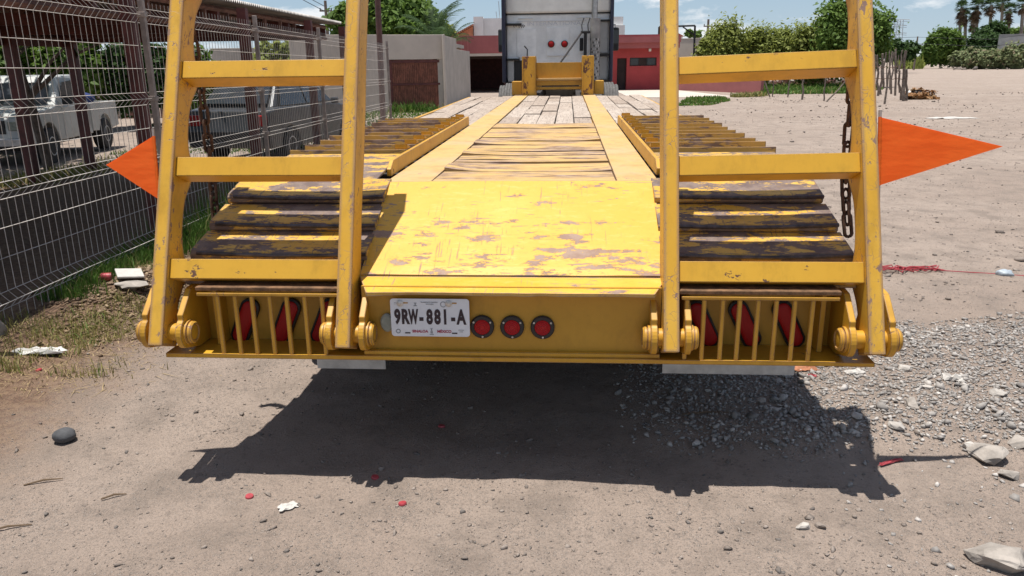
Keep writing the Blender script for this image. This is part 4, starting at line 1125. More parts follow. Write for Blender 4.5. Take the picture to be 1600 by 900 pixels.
def px_tree(name, Y, boxes, mat, label, cat, seed, leaf, n_clump, per, group=None, trunk=True, depth=0.9, **kw):
    bs = [box_from_px(*b, Y + (i % 3 - 1) * 0.4 * depth) for i, b in enumerate(boxes)]
    cx = sum(b[0] for b in bs) / len(bs)
    crowns = [(b[0] - cx, (i % 3 - 1) * 0.4, b[1], b[2], max(b[2], b[3]) * depth, b[3]) for i, b in enumerate(bs)]
    th = max(0.4, min(b[1] for b in bs))
    return tree(name, (cx, Y, 0), crowns, mat, label, cat, th, max(0.06, crowns[0][3] * 0.07), seed, leaf, n_clump, per, group, has_trunk=trunk, **kw)

# ------------------------------------------------------------------ the grey garage, pole and grass behind the trailer
def build_garage():
    g = empty('garage_building', (-2.45, 29.0, 0)); tag(g, 'low grey stucco building with a rusty maroon door', 'building')
    O = g.location
    FL = Vector((-7.5, 27.98, 0)); FR = Vector((-2.42, 29.6, 0)); BR = Vector((-1.95, 40.5, 0))
    H = 2.95
    def wallseg(a, b, z0, z1, th, name, mat):
        d = (b - a).normalized(); nrm = Vector((-d.y, d.x, 0)) * th
        vv = [a, b, b + nrm, a + nrm]
        mb = MB(); mb.add([(p.x - O.x, p.y - O.y, z) for z in (z0, z1) for p in vv], [(3, 2, 1, 0), (4, 5, 6, 7), (0, 1, 5, 4), (1, 2, 6, 5), (2, 3, 7, 6), (3, 0, 4, 7)])
        return mb.build(name, mat, g, 0.01)
    d = (FR - FL).normalized(); Lf = (FR - FL).length
    # door position along the front wall found from its edges in the view
    def along(px, py):
        rdir = ray(px, py); o = Vector((0, 0, CAM_H)); nrm = Vector((-d.y, d.x, 0))
        t = (FL - o).dot(nrm) / rdir.dot(nrm); p = o + rdir * t
        return (p - FL).dot(d), p.z
    s0, zt0 = along(607, 93); s1, zt1 = along(694, 92); zt = (zt0 + zt1) / 2
    zr = along(690, 54)[1]
    H = zr
    wallseg(FL, FL + d * s0, -0.1, H, 0.2, 'front_wall', M['stucco'])
    wallseg(FL + d * s1, FR, -0.1, H, 0.2, 'front_wall', M['stucco'])
    wallseg(FL + d * (s0 + 0.001), FL + d * (s1 - 0.001), zt, H - 0.002, 0.196, 'lintel', M['stucco'])
    nrm = Vector((-d.y, d.x, 0)) * 0.09
    dr = wallseg(FL + d * (s0 + 0.002) + nrm, FL + d * (s1 - 0.002) + nrm, -0.05, zt - 0.002, 0.05, 'door', M['door_rust'])
    # frame, middle rail and ribs of the door
    def bar(a, b, z0, z1, name, mat, out):
        n2 = Vector((-d.y, d.x, 0)) * (0.09 - out)
        pa, pb = FL + d * a + n2, FL + d * b + n2; q = Vector((-d.y, d.x, 0)) * (out - 0.004)
        vv = [pa, pb, pb + q, pa + q]
        mb = MB(); mb.add([(p.x - O.x, p.y - O.y, z) for z in (z0, z1) for p in vv], [(3, 2, 1, 0), (4, 5, 6, 7), (0, 1, 5, 4), (1, 2, 6, 5), (2, 3, 7, 6), (3, 0, 4, 7)])
        o = mb.build(name, mat, dr); return o
    w = s1 - s0
    bar(s0 + 0.01, s0 + 0.11, 0.0, zt - 0.03, 'door_frame', M['maroon'], 0.05); bar(s1 - 0.09, s1 - 0.01, 0.0, zt - 0.03, 'door_frame', M['maroon'], 0.05)
    bar(s0 + 0.115, s1 - 0.095, zt - 0.12, zt - 0.03, 'door_frame', M['maroon'], 0.05); bar(s0 + 0.115, s1 - 0.095, zt * 0.50, zt * 0.50 + 0.07, 'door_rail', M['maroon'], 0.05)
    for i in range(26):
        a = s0 + 0.13 + (w - 0.26) * i / 26
        bar(a, a + 0.035, 0.02, zt * 0.50 - 0.01, 'door_slat', M['door_rust'], 0.026); bar(a, a + 0.035, zt * 0.50 + 0.08, zt - 0.13, 'door_slat', M['door_rust'], 0.026)
    # long right side with a step down
    S1 = FR + (BR - FR) * 0.45; S2 = FR + (BR - FR) * 0.55
    q = Vector((0, 0.21, 0))
    wallseg(FR + Vector((0.0, 0.0, 0)), S1, -0.1, H - 0.003, 0.2, 'side_wall', M['stucco_side'])
    wallseg(S1, BR, -0.1, H * 0.84, 0.2, 'side_wall', M['stucco_side'])
    mb = MB(); mb.add([(p[0] - O.x, p[1] - O.y, p[2]) for p in ((-7.4, 28.25, H - 0.15), (-2.63, 29.8, H - 0.15), (-2.2, 40, H - 0.15), (-7.2, 40, H - 0.15), (-7.4, 28.25, H - 0.30), (-2.63, 29.8, H - 0.30), (-2.2, 40, H - 0.30), (-7.2, 40, H - 0.30))], [(0, 1, 2, 3), (7, 6, 5, 4), (0, 4, 5, 1), (1, 5, 6, 2), (2, 6, 7, 3), (3, 7, 4, 0)])
    mb.build('roof_slab', M['stucco_side'], g)
build_garage()
p = gpt(599, 192); pb = at_y(590, 0, p.y)
root = empty('steel_pole', p); tag(root, 'slim brown steel pole in front of the grey garage', 'pole')
dirp = (pb - p); mb = MB(); mb.tube([Vector((0, 0, -0.2)), dirp * 1.9], 0.085, 12); mb.build('shaft', M['pole'], root, smooth=True)
mb = MB(); mb.lathe([(0.0, 0.16), (0.02, 0.16)], (0, 0, 0.0), 'z', 16); mb.build('base_plate', M['pole'], root)

r = rng(500)
n = 9000; xs = r.uniform(-9, -1.9, n); ys = r.uniform(17.5, 29, n)
keep = (vnoise(xs, ys, 0.5, 71) + r.random(n) * 0.6 > 0.05) & (xs < -2.0 - (ys < 19.5) * 0.4)
tag(blades('garage_grass', xs[keep], ys[keep], np.clip(r.normal(0.08, 0.04, n), 0.02, 0.25)[keep], np.full(keep.sum(), 0.035), M['grass'], 72, 0.7), kind='stuff')
n = 900; xs = np.concatenate([r.normal(-3.4, 0.35, 500), r.uniform(-4.2, -2.6, 400)]); ys = np.concatenate([r.normal(28.6, 0.25, 500), r.uniform(28.2, 29.0, 400)])
tag(blades('doorway_weeds', xs, ys, np.clip(r.normal(0.20, 0.12, n), 0.05, 0.5), np.full(n, 0.05), M['grass'], 73, 0.6), kind='stuff')

# ------------------------------------------------------------------ tractor unit
K = (14.6 + 2.78) / (13.2 + 2.78); CX = 0.216
def tk(x, z): return (CX + (x - CX) * K, 1.6 + (z - 1.6) * K)
truck = empty('tractor_truck', T_MAT @ Vector((0, 14.6, 0)), T_ROT)
tag(truck, 'white tractor truck with sleeper cab seen from behind, coupled to the yellow trailer', 'truck')
def kb(name, mat, x0, x1, z0, z1, y0, y1, bevel=0.0, parent=None):
    a = tk(x0, z0); b = tk(x1, z1); mb = MB(); mb.box(a[0], b[0], y0, y1, a[1], b[1]); return mb.build(name, mat, parent or truck, bevel)
kb('cab_body', M['cab'], -1.0, 1.0, 1.22, 2.45, 0.0, 2.3, 0.03)
kb('sleeper_top', M['cab_panel'], -1.015, 1.015, 2.462, 3.75, -0.06, 2.4, 0.05)
kb('seam_strip', M['black'], -0.99, 0.99, 2.452, 2.460, -0.03, 2.2)
for (a, b) in ((-0.77, -0.48), (0.36, 0.62)):
    kb('roof_drip_strip', M['white_wall'], a, b, 2.365, 2.38, -0.03, 0.0, 0.004)
kb('roof_drip_strip', M['white_wall'], -0.80, 0.55, 2.315, 2.327, -0.025, 0.0, 0.004)
for (a, b, c, d2) in ((-0.80, -0.42, 1.66, 2.18), (-0.225, 0.225, 1.68, 2.205), (0.405, 0.60, 1.72, 2.205)):
    q = kb('pressed_panel', M['cab'], a, b, c, d2, -0.014, 0.0, 0.012)
    kb('panel_lip', M['white_wall'], a + 0.03, b - 0.03, c - 0.012, c + 0.012, -0.026, -0.0145, 0.008, q)
for px_ in (-0.128, 0.132):
    a = tk(px_, 1.895); mb = MB(); mb.lathe([(0.0, 0.072), (-0.03, 0.072), (-0.035, 0.064), (-0.026, 0.058)], (a[0], -0.0145, a[1]), 'y', 28); lp = mb.build('work_lamp', M['black'], truck, smooth=True)
    mb = MB(); mb.lathe([(-0.027, 0.06), (-0.036, 0.05), (-0.042, 0.02)], (a[0], -0.0145, a[1]), 'y', 24); mb.build('lens', M['lens'], lp, smooth=True)
a = tk(-0.04, 2.275)
text_mesh('embossed_lettering', 'INTERNATIONAL', 0.115, M['plate_white'], truck, (a[0], -0.004, a[1]), (R(90), 0, 0), 1.35, 0.004)
mb = MB(); rr = random.Random(9)
for i in range(9):
    x, z = tk(-0.86 + i * 0.026, 2.235 + rr.uniform(-0.012, 0.012)); h = rr.uniform(0.03, 0.09)
    if i != 3: mb.box(x, x + 0.012, -0.004, 0.001, z - h / 2, z + h / 2, (0, rr.uniform(-0.5, 0.5), 0))
mb.build('scribbled_marks', M['black'], truck)
for s, x0, x1 in ((-1, -1.075, -1.005), (1, 1.005, 1.065)):
    kb('side_fairing', M['navy'], x0, x1, 1.18, 3.75, -0.25, 0.6, 0.02)
for (a, b, c, d2) in ((-1.0, -0.70, 2.245, 2.285), (0.72, 1.0, 2.30, 2.33), (0.78, 1.0, 1.66, 1.71), (0.78, 1.0, 1.18, 1.215), (-1.0, -0.74, 1.60, 1.635)):
    kb('fairing_bracket', M['black'], a, b, c, d2, -0.12, 0.0, 0.004)
for (a, b, c, d2) in ((-0.98, -0.86, 1.19, 1.595), (0.80, 0.965, 1.22, 1.655), (0.80, 0.965, 1.715, 2.295)):
    kb('fairing_panel', M['car_white'], a, b, c, d2, -0.06, -0.005, 0.01)
kb('recess_shade_plate', M['black'], -0.855, -0.70, 1.19, 1.595, -0.03, -0.001)  # flat black plate stands in for the shade inside a recess
kb('lower_skirt', M['steel_dark'], -1.03, 1.04, 1.05, 1.185, -0.1, 2.2, 0.01)
for s in (-1, 1):
    a, b = sorted((1.085 * s, 1.225 * s))
    mi = kb('mirror', M['black'], a, b, 1.76, 2.21, 0.75, 0.92, 0.03)
    kb('mirror_glass', M['glass'], a + 0.015, b - 0.015, 1.90, 2.16, 0.742, 0.752, 0.0, mi)
    x0, z0 = tk(1.15 * s, 2.19); x1, z1 = tk(1.0 * s, 2.26)
    mb = MB(); mb.tube([(x0, 0.83, z0 - 0.02), (x0, 0.83, z0 + 0.08), (x1, 0.8, z1)], 0.016, 8); mb.build('mirror_arm', M['chrome'], mi, smooth=True)
# exhaust stack: wide perforated shield with a bright pipe above
xs0, z0 = tk(0.735, 1.12); _, z1 = tk(0, 2.345); _, z2 = tk(0, 3.9); xs1, _ = tk(0.715, 0)
mb = MB(); mb.tube([(xs1, -0.28, z0), (xs1, -0.28, z1)], 0.105, 20); st = mb.build('exhaust_shield', M['zinc'], truck, smooth=True)
for i in range(6):
    for j in range(13):
        th = R(-90 + (i - 2.5) * 24 + (j % 2) * 12); z = z0 + 0.15 + j * (z1 - z0 - 0.5) / 13
        mb = MB(); e = Vector((math.cos(th), math.sin(th), 0)); c0 = Vector((xs1, -0.28, z)) + e * 0.1052
        u_ = Vector((-math.sin(th), math.cos(th), 0)) * 0.012; v_ = Vector((0, 0, 0.02))
        mb.add([c0 - u_ - v_, c0 + u_ - v_, c0 + u_ + v_, c0 - u_ + v_, c0 - u_ - v_ + e * .003, c0 + u_ - v_ + e * .003, c0 + u_ + v_ + e * .003, c0 - u_ + v_ + e * .003], [(0, 3, 2, 1), (4, 5, 6, 7), (0, 1, 5, 4), (1, 2, 6, 5), (2, 3, 7, 6), (3, 0, 4, 7)])
        mb.build('shield_slot', M['chrome'] if (i + j) % 3 else M['black'], st)
mb = MB(); mb.tube([(xs1 - 0.02, -0.28, z1), (xs1 - 0.02, -0.28, z2)], 0.062, 18); mb.build('exhaust_pipe', M['chrome'], truck, smooth=True)
# black bracket with a slanting strut and hoses
kb('hose_tower', M['black'], 0.50, 0.56, 1.64, 2.10, -0.34, -0.26, 0.008)
kb('hose_tower_head', M['black'], 0.44, 0.62, 2.075, 2.12, -0.36, -0.24, 0.01)
kb('dark_vent', M['black'], 0.425, 0.495, 1.76, 2.0, -0.04, -0.0145, 0.01)
a = tk(0.45, 2.08); b = tk(-0.01, 1.45)
mb = MB(); mb.tube([(a[0], -0.36, a[1]), (b[0], -1.1, b[1])], 0.018, 8); mb.build('strut', M['steel_dark'], truck, smooth=True)
for dx in (0.47, 0.585):
    a = tk(dx, 2.10); b = tk(dx + 0.03, 2.36); mb = MB(); mb.tube([(a[0], -0.3, a[1]), ((a[0] + b[0]) / 2 - 0.03, -0.25, (a[1] + b[1]) / 2), (b[0], -0.05, b[1])], 0.012, 6); mb.build('air_hose', M['black'], truck, smooth=True)
a = tk(-0.58, 1.50); b = tk(-0.60, 1.86)
mb = MB(); mb.tube([(a[0], -0.5, a[1]), (a[0] + 0.01, -0.5, a[1] + 0.32), (b[0] - 0.03, -0.48, b[1])], 0.014, 6); mb.build('air_hose', M['black'], truck, smooth=True)
for x in (-0.40, 0.42):
    mb = MB(); mb.box(x - 0.06, x + 0.06, -4.0, 2.4, 0.78, 0.98); mb.build('chassis_rail', M['steel_dark'], truck, 0.005)
for ya in (-3.3, -1.95, 1.9):
    xs_ = (-0.86, -0.58, 0.66, 0.94) if ya < 0 else (-1.05, 1.05)
    for x in xs_:
        mb = MB(); prof = [(x - 0.12, 0.30), (x - 0.13, 0.44), (x - 0.118, 0.515)]
        for q in range(5): xx = x - 0.095 + q * 0.0475; prof += [(xx - 0.017, 0.53), (xx + 0.017, 0.53), (xx + 0.0205, 0.518), (xx + 0.027, 0.518)]
        prof += [(x + 0.118, 0.515), (x + 0.13, 0.44), (x + 0.12, 0.30)]
        mb.lathe(prof, (0, ya, 0.655), 'x', 64); wh = mb.build('wheel', M['tyre_dusty'], truck, smooth=True)
        mb = MB(); mb.lathe([(x - 0.122, 0.22), (x - 0.115, 0.302), (x + 0.115, 0.302), (x + 0.122, 0.22)], (0, ya, 0.655), 'x', 24); mb.build('rim', M['rim'], wh, smooth=True)
    mb = MB(); mb.tube([(-1.0, ya, 0.655), (1.0, ya, 0.655)], 0.07, 10); mb.build('axle', M['steel_dark'], truck)
# cab nose in front of the sleeper
mb = MB(); mb.prism([(2.32, 0.7), (4.3, 0.7), (4.35, 1.5), (3.2, 1.75), (2.7, 2.6), (2.32, 2.65)], -0.98, 0.98, 'x'); mb.build('cab_front', M['cab'], truck, 0.04)

# ------------------------------------------------------------------ red house, pink wall, white house
def rel_box(mb, O, x0, x1, y0, y1, z0, z1): mb.box(x0 - O.x, x1 - O.x, y0 - O.y, y1 - O.y, z0 - O.z, z1 - O.z)
def build_red_house():
    O = Vector((3.0, 48.5, 0)); g = empty('red_house', O); tag(g, 'low red house with dusty rose fascia and open carport behind the truck', 'house')
    Y = 48.5
    X = lambda px, py: at_y(px, py, Y).x
    Z = lambda px, py: at_y(px, py, Y).z
    xl, xc, xm, xr = X(700, 100), X(800, 100), X(955, 100), X(1056, 100)
    zt, zb = Z(980, 55), Z(980, 76)
    def part(name, mat, *b, bevel=0.0):
        mb = MB(); rel_box(mb, O, *b); return mb.build(name, mat, g, bevel)
    part('fascia', M['fascia'], xl, xc - 0.5, Y - 1.5, Y - 1.2, Z(750, 84), Z(750, 57))
    part('fascia', M['fascia'], xm - 1.2, xr, Y - 0.9, Y - 0.6, zb, zt)
    part('roof_slab', M['fascia'], xl, xr, Y - 1.19, Y + 9, zt - 0.45, zt - 0.12)
    for px_ in (723, 733):
        part('fascia_rib', M['pink'], X(px_, 70) - 0.03, X(px_, 70) + 0.03, Y - 1.54, Y - 1.502, Z(750, 84), Z(750, 57))
    part('soffit', M['stucco'], xl, xc - 0.5, Y - 1.48, Y - 0.2, Z(750, 88), Z(750, 84) - 0.004)
    # carport: open box with dark inside
    part('carport_wall', M['maroon'], xl, xl + 0.2, Y - 0.2, Y + 8, -0.1, zt - 0.46)
    part('carport_back', M['maroon'], xl + 0.21, xm - 0.3, Y + 7.5, Y + 7.7, -0.1, zt - 0.46)
    part('carport_beam', M['dark_in'], xl + 0.21, xm - 0.3, Y - 0.1, Y + 0.1, Z(750, 92), zt - 0.47)
    part('column', M['maroon'], X(787, 100), X(787, 100) + 0.25, Y - 0.3, Y - 0.11, -0.1, Z(750, 92) - 0.005)
    # right part with door and long window
    d0, d1, w0, w1 = X(964, 110), X(979, 110), X(984, 96), X(1026, 96)
    wz0, wz1, dz = Z(1000, 103), Z(1000, 90), Z(972, 91)
    y0, y1 = Y, Y + 0.25
    part('front_wall', M['red'], xm - 1.5, d0, y0, y1, -0.1, zb + 0.1)
    part('front_wall', M['red'], d1, xr, y0, y1, -0.1, wz0)
    part('front_wall', M['red'], d1, w0, y0, y1, wz0 + 0.001, wz1)
    part('front_wall', M['red'], w1, xr, y0, y1, wz0 + 0.001, wz1)
    part('front_wall', M['red'], d0 + 0.001, xr, y0, y1, wz1 + 0.001, zb + 0.1)
    part('door_head', M['red'], d0 + 0.001, d1 - 0.001, y0 + 0.002, y1, dz, wz1)
    part('side_wall', M['pink'], xr - 0.2, xr, y1 + 0.001, Y + 8, -0.1, zb + 0.1)
    part('door', M['dark_in'], d0 + 0.02, d1 - 0.02, y0 + 0.18, y0 + 0.23, 0, dz - 0.01)
    wf = part('window', M['black'], w0 + 0.01, w1 - 0.01, y0 + 0.10, y0 + 0.16, wz0 + 0.01, wz1 - 0.005)
    for i in range(3):
        a = w0 + 0.06 + (w1 - w0 - 0.1) * i / 3; mb = MB(); rel_box(mb, O, a, a + (w1 - w0) / 3 - 0.08, y0 + 0.08, y0 + 0.099, wz0 + 0.06, wz1 - 0.05); mb.build('pane', M['glass'] if i != 1 else M['dark_in'], wf)
    part('wall_lamp', M['white_wall'], X(1013, 76), X(1013, 76) + 0.14, Y - 0.25, Y - 0.1, zb - 0.18, zb - 0.01, bevel=0.02)
    part('back_wall', M['pink'], xl, xr, Y + 8.0, Y + 8.2, -0.1, zt - 0.46)
build_red_house()

def quad_wall(name, label, cat, a, b, z0, z1, th, mat, cap=None):
    a, b = Vector(a), Vector(b); d = (b - a).normalized(); q = Vector((-d.y, d.x, 0)) * th
    root = empty(name, a); tag(root, label, cat)
    vv = [Vector((0, 0, 0)), b - a, b - a + q, q]
    mb = MB(); mb.add([(p.x, p.y, z) for z in (z0, z1) for p in vv], [(3, 2, 1, 0), (4, 5, 6, 7), (0, 1, 5, 4), (1, 2, 6, 5), (2, 3, 7, 6), (3, 0, 4, 7)])
    mb.build('wall_body', mat, root, 0.01)
    mb = MB(); u = (b - a)
    mb.add([(p.x, p.y, z) for z in (z1 + 0.002, z1 + 0.06) for p in (-q * 0.1, u - q * 0.1, u + q * 1.1, q * 1.1)], [(3, 2, 1, 0), (4, 5, 6, 7), (0, 1, 5, 4), (1, 2, 6, 5), (2, 3, 7, 6), (3, 0, 4, 7)])
    mb.build('coping', cap or mat, root, 0.01)
    return root
a = gpt(1056, 141); b = gpt(1188, 146.5)
quad_wall('garden_wall', 'low faded pink wall running forward from the red house', 'wall', (a.x, a.y, 0), (b.x, b.y, 0), -0.1, at_y(1188, 112, b.y).z, 0.2, M['pink'])
a = at_y(1052, 62, 62); b = at_y(1096, 62, 60)
quad_wall('block_wall', 'plain beige block wall behind the dark goal frame', 'wall', (a.x - 2, a.y, 0), (b.x + 1.5, b.y, 0), -0.1, a.z, 0.2, M['beige'])
root = empty('goal_frame', (at_y(1085, 82, 55).x, 55, 0)); tag(root, 'dark steel goal frame in front of the beige wall', 'goal')
pa = at_y(1085, 82, 55) - root.location; pb = at_y(1086, 40, 55) - root.location; pc = at_y(1030, 42, 55) - root.location; pd = at_y(1067, 42, 55) - root.location; pe = at_y(1085, 55, 55) - root.location
mb = MB(); mb.tube([Vector((pa.x, 0, -0.1)), pb], 0.07, 8); mb.build('upright', M['black'], root)
mb = MB(); mb.tube([Vector((pc.x, 0, -0.1)), pc], 0.07, 8); mb.build('upright', M['black'], root)
mb = MB(); mb.tube([pc, pb], 0.06, 8); mb.build('crossbar', M['black'], root)
mb = MB(); mb.tube([pd, pe], 0.045, 6); mb.build('brace', M['black'], root)

def build_white_house():
    Y = 66; O = Vector((at_y(760, 90, Y).x, Y, 0)); g = empty('white_house', O); tag(g, 'white flat roofed house with terracotta tiles rising above the red carport', 'house')
    Z = lambda px, py: at_y(px, py, Y).z
    X = lambda px, py: at_y(px, py, Y).x
    def part(name, mat, *b, bevel=0.0):
        mb = MB(); rel_box(mb, O, *b); return mb.build(name, mat, g, bevel)
    part('wall', M['white_wall'], X(740, 40), X(755, 40), Y, Y + 4, 0, Z(747, 26))
    part('wall', M['white_wall'], X(755, 40) + 0.002, X(975, 40), Y + 0.5, Y + 6, 0, Z(770, 28))
    part('parapet', M['white_wall'], X(900, 40), X(977, 40), Y + 0.2, Y + 0.495, 0, Z(968, 39))
    # sloping tile roof on the left, with rows of tiles
    xa, xb = X(701, 55), X(739, 40); za, zb = Z(701, 59), Z(739, 38)
    rt = None
    for i in range(12):
        u0, u1 = i / 12, (i + 1) / 12
        x0, x1 = xa + (xb - xa) * u0, xa + (xb - xa) * u1; z0_, z1_ = za + (zb - za) * u0, za + (zb - za) * u1
        mb = MB(); mb.add([(x0 - O.x, -0.8, z0_), (x1 - O.x + 0.05, -0.8, z1_), (x1 - O.x + 0.05, 3, z1_ + 0.02), (x0 - O.x, 3, z0_ + 0.02), (x0 - O.x, -0.8, z0_ - 0.14), (x1 - O.x + 0.05, -0.8, z1_ - 0.10), (x1 - O.x + 0.05, 3, z1_ - 0.10), (x0 - O.x, 3, z0_ - 0.14)], [(0, 1, 2, 3), (7, 6, 5, 4), (0, 4, 5, 1), (1, 5, 6, 2), (2, 6, 7, 3), (3, 7, 4, 0)])
        mb.build('roof_tile_row', M['tile'], g)
    mb = MB(); mb.add([(xa - O.x, -0.4, 0), (xb - O.x, -0.4, 0), (xb - O.x, -0.4, zb - 0.16), (xa - O.x, -0.4, za - 0.2), (xa - O.x, 2.5, 0), (xb - O.x, 2.5, 0), (xb - O.x, 2.5, zb - 0.16), (xa - O.x, 2.5, za - 0.2)], [(0, 1, 2, 3), (7, 6, 5, 4), (0, 4, 5, 1), (1, 5, 6, 2), (2, 6, 7, 3), (3, 7, 4, 0)]); mb.build('gable_wall', M['tile'], g)
    for px_ in (777, 781):
        mb = MB(); b = at_y(px_, 27, Y + 1) - O; t = at_y(px_ - 2, 2 if px_ == 781 else 18, Y + 1) - O; mb.tube([b - Vector((0, 0, 0.3)), t], 0.03, 6); mb.build('aerial', M['tower'], g)
build_white_house()
Y = 75; O = Vector((at_y(1057, 60, Y).x, Y, 0)); g = empty('tiled_house', O); tag(g, 'small house with pale terracotta roof behind the beige wall', 'house')
z0 = at_y(1057, 57, Y).z; z1 = at_y(1052, 47, Y).z
mb = MB(); mb.prism([(-1.2, z0), (0.75, z0), (-0.4, z1)], 0, 4, 'y'); mb.build('roof', M['tile'], g)
mb = MB(); mb.box(-1.1, 0.6, 0.2, 3.8, 0, z0 - 0.01); mb.build('wall', M['white_wall'], g)

# pale concrete pad in front of the red house, as a sheet on the ground
vv = [gpt(958, 141.5), gpt(1056, 141.5), gpt(1150, 151), gpt(985, 153.5)]
mb = MB(); vv = [Vector((p.x, p.y, 0.03)) for p in vv]
mb.add(vv + [Vector((p.x, p.y, -0.2)) for p in vv], [(0, 1, 2, 3), (7, 6, 5, 4), (0, 4, 5, 1), (1, 5, 6, 2), (2, 6, 7, 3), (3, 7, 4, 0)])
o = mb.build('concrete_pad', M['slab']); tag(o, kind='structure')

# ------------------------------------------------------------------ vehicles behind the fence
def car_shell(mb, prof, w, taper=0.08, zbelt=0.9):
    """side profile (y, z) closed loop, extruded with a narrower greenhouse"""
    n = len(prof); vv = []
    for sx in (-1, 1):
        for (y, z) in prof:
            k = 1 - (max(0, z - zbelt) * taper * 2.2)
            vv.append((sx * w / 2 * k, y, z))
    ff = [tuple(range(n))[::-1], tuple(range(n, 2 * n))] + [(i, (i + 1) % n, n + (i + 1) % n, n + i) for i in range(n)]
    mb.add(vv, ff)
def wheel_at(root, x, y, rad, wdt):
    mb = MB(); mb.lathe([(x - wdt / 2, rad * 0.6), (x - wdt / 2, rad * 0.92), (x - wdt * 0.35, rad), (x + wdt * 0.35, rad), (x + wdt / 2, rad * 0.92), (x + wdt / 2, rad * 0.6)], (0, y, rad), 'x', 28); wh = mb.build('wheel', M['rubber'], root, smooth=True)
    mb = MB(); s = 1 if x > 0 else -1; mb.lathe([(x + s * (wdt / 2 - 0.02), rad * 0.64), (x + s * (wdt / 2 + 0.004), rad * 0.5), (x + s * (wdt / 2 - 0.02), rad * 0.2)], (0, y, rad), 'x', 24); mb.build('rim', M['rim'], wh, smooth=True)
def arch(cy, cz, rad, n=9, a0=0, a1=180): return [(cy + rad * math.cos(R(a0 + (a1 - a0) * i / n)), cz + rad * math.sin(R(a0 + (a1 - a0) * i / n))) for i in range(n + 1)]
def pickup(loc, rotz, label, s=1.0):
    g = empty('pickup_truck', loc, (0, 0, rotz)); tag(g, label, 'pickup truck', 'old white pickups parked behind the fence'); g.scale = (s, s, s)
    # nose towards +y
    prof = [(2.45, 0.48), (2.5, 0.62), (2.48, 0.98), (2.30, 1.06), (1.05, 1.14), (0.92, 1.16)] + [(0.92, 1.15), (0.42, 1.74), (-0.45, 1.77), (-0.62, 1.72), (-0.74, 1.15)] + [(-0.78, 0.50)] + arch(1.55, 0.36, 0.44, 9, 180, 0)[::1]
    prof = [(2.45, 0.45), (2.52, 0.62), (2.50, 0.98), (2.34, 1.06), (1.05, 1.15), (0.55, 1.62), (0.42, 1.74), (-0.45, 1.77), (-0.66, 1.70), (-0.76, 1.15), (-0.78, 0.45), (1.10, 0.45)] + [(1.55 - 0.42 * math.cos(R(a)), 0.45 + 0.40 * math.sin(R(a))) for a in range(20, 170, 20)] + [(1.99, 0.45)]
    mb = MB(); car_shell(mb, prof, 1.82, 0.16, 1.15); mb.build('cab', M['car_white'], g, 0.02)
    bed = [(-0.82, 0.50), (-0.82, 1.12), (-2.55, 1.12), (-2.58, 0.52), (-2.1, 0.48)] + [(-1.65 - 0.42 * math.cos(R(a)), 0.45 + 0.40 * math.sin(R(a))) for a in range(20, 170, 20)] + [(-1.2, 0.48)]
    for sx in (-1, 1):
        a, b = sorted((0.84 * sx, 0.91 * sx)); mb = MB(); mb.prism(bed, a, b, 'x'); mb.build('bed_side', M['car_white'], g, 0.01)
        for y in (1.55, -1.65): wheel_at(g, sx * 0.80, y, 0.37, 0.24)
        mb = MB(); a, b = sorted((0.832 * sx, 0.850 * sx)); mb.prism([(0.72, 1.19), (0.40, 1.62), (-0.08, 1.65), (-0.08, 1.19)], a * 0.99, b * 0.99, 'x'); mb.build('side_window', M['glass'], g)
        mb = MB(); a, b = sorted((0.80 * sx, 0.845 * sx)); mb.prism([(-0.14, 1.19), (-0.14, 1.65), (-0.42, 1.66), (-0.55, 1.60), (-0.62, 1.19)], a * 0.99, b * 0.99, 'x'); mb.build('rear_side_window', M['glass'], g)
        mb = MB(); a, b = sorted((0.905 * sx, 0.918 * sx)); mb.box(a, b, -0.55, 0.82, 0.52, 1.12); dr = mb.build('door', M['car_white'], g, 0.006)
        mb = MB(); a, b = sorted((0.919 * sx, 0.935 * sx)); mb.box(a, b, -0.42, -0.24, 1.0, 1.04); mb.build('handle', M['black'], dr)
        mb = MB(); a, b = sorted((0.92 * sx, 1.12 * sx)); mb.box(a, b, 0.70, 0.78, 1.16, 1.36); mb.build('wing_mirror', M['black'], g, 0.02)
        mb = MB(); a, b = sorted((0.55 * sx, 0.84 * sx)); mb.box(a, b, 2.50, 2.535, 0.76, 0.93); mb.build('headlight', M['grey_lens'], g, 0.01)
    mb = MB(); mb.box(-0.84, 0.84, -2.55, -0.82, 0.55, 0.62); mb.build('bed_floor', M['steel_dark'], g)
    mb = MB(); mb.box(-0.84, 0.84, -2.60, -2.54, 0.55, 1.11); mb.build('tailgate', M['car_white'], g, 0.01)
    mb = MB(); mb.add([(-0.72, 1.03, 1.19), (0.72, 1.03, 1.19), (0.66, 0.60, 1.60), (-0.66, 0.60, 1.60), (-0.72, 1.05, 1.20), (0.72, 1.05, 1.20), (0.66, 0.62, 1.62), (-0.66, 0.62, 1.62)], [(0, 3, 2, 1), (4, 5, 6, 7), (0, 1, 5, 4), (1, 2, 6, 5), (2, 3, 7, 6), (3, 0, 4, 7)]); mb.build('windscreen', M['glass'], g)
    mb = MB(); mb.box(-0.9, 0.9, 2.50, 2.62, 0.46, 0.62); mb.build('bumper', M['chrome'], g, 0.02)
    mb = MB(); mb.box(-0.50, 0.50, 2.49, 2.53, 0.70, 0.95); mb.build('radiator_grille', M['black'], g, 0.005)
    mb = MB(); mb.box(-0.7, 0.7, -2.4, 2.3, 0.36, 0.50); mb.build('chassis', M['steel_dark'], g)
    return g
fw = Vector((-9.29, 15.83, 0)); rw = Vector((-9.74, 18.98, 0))      # where the near front and rear wheels stand
hd = (fw - rw).normalized(); rz = math.atan2(-hd.x, hd.y); sc_ = 0.98
cen = (fw + rw) / 2 + Vector((hd.y, -hd.x, 0)) * (0.80 * sc_)
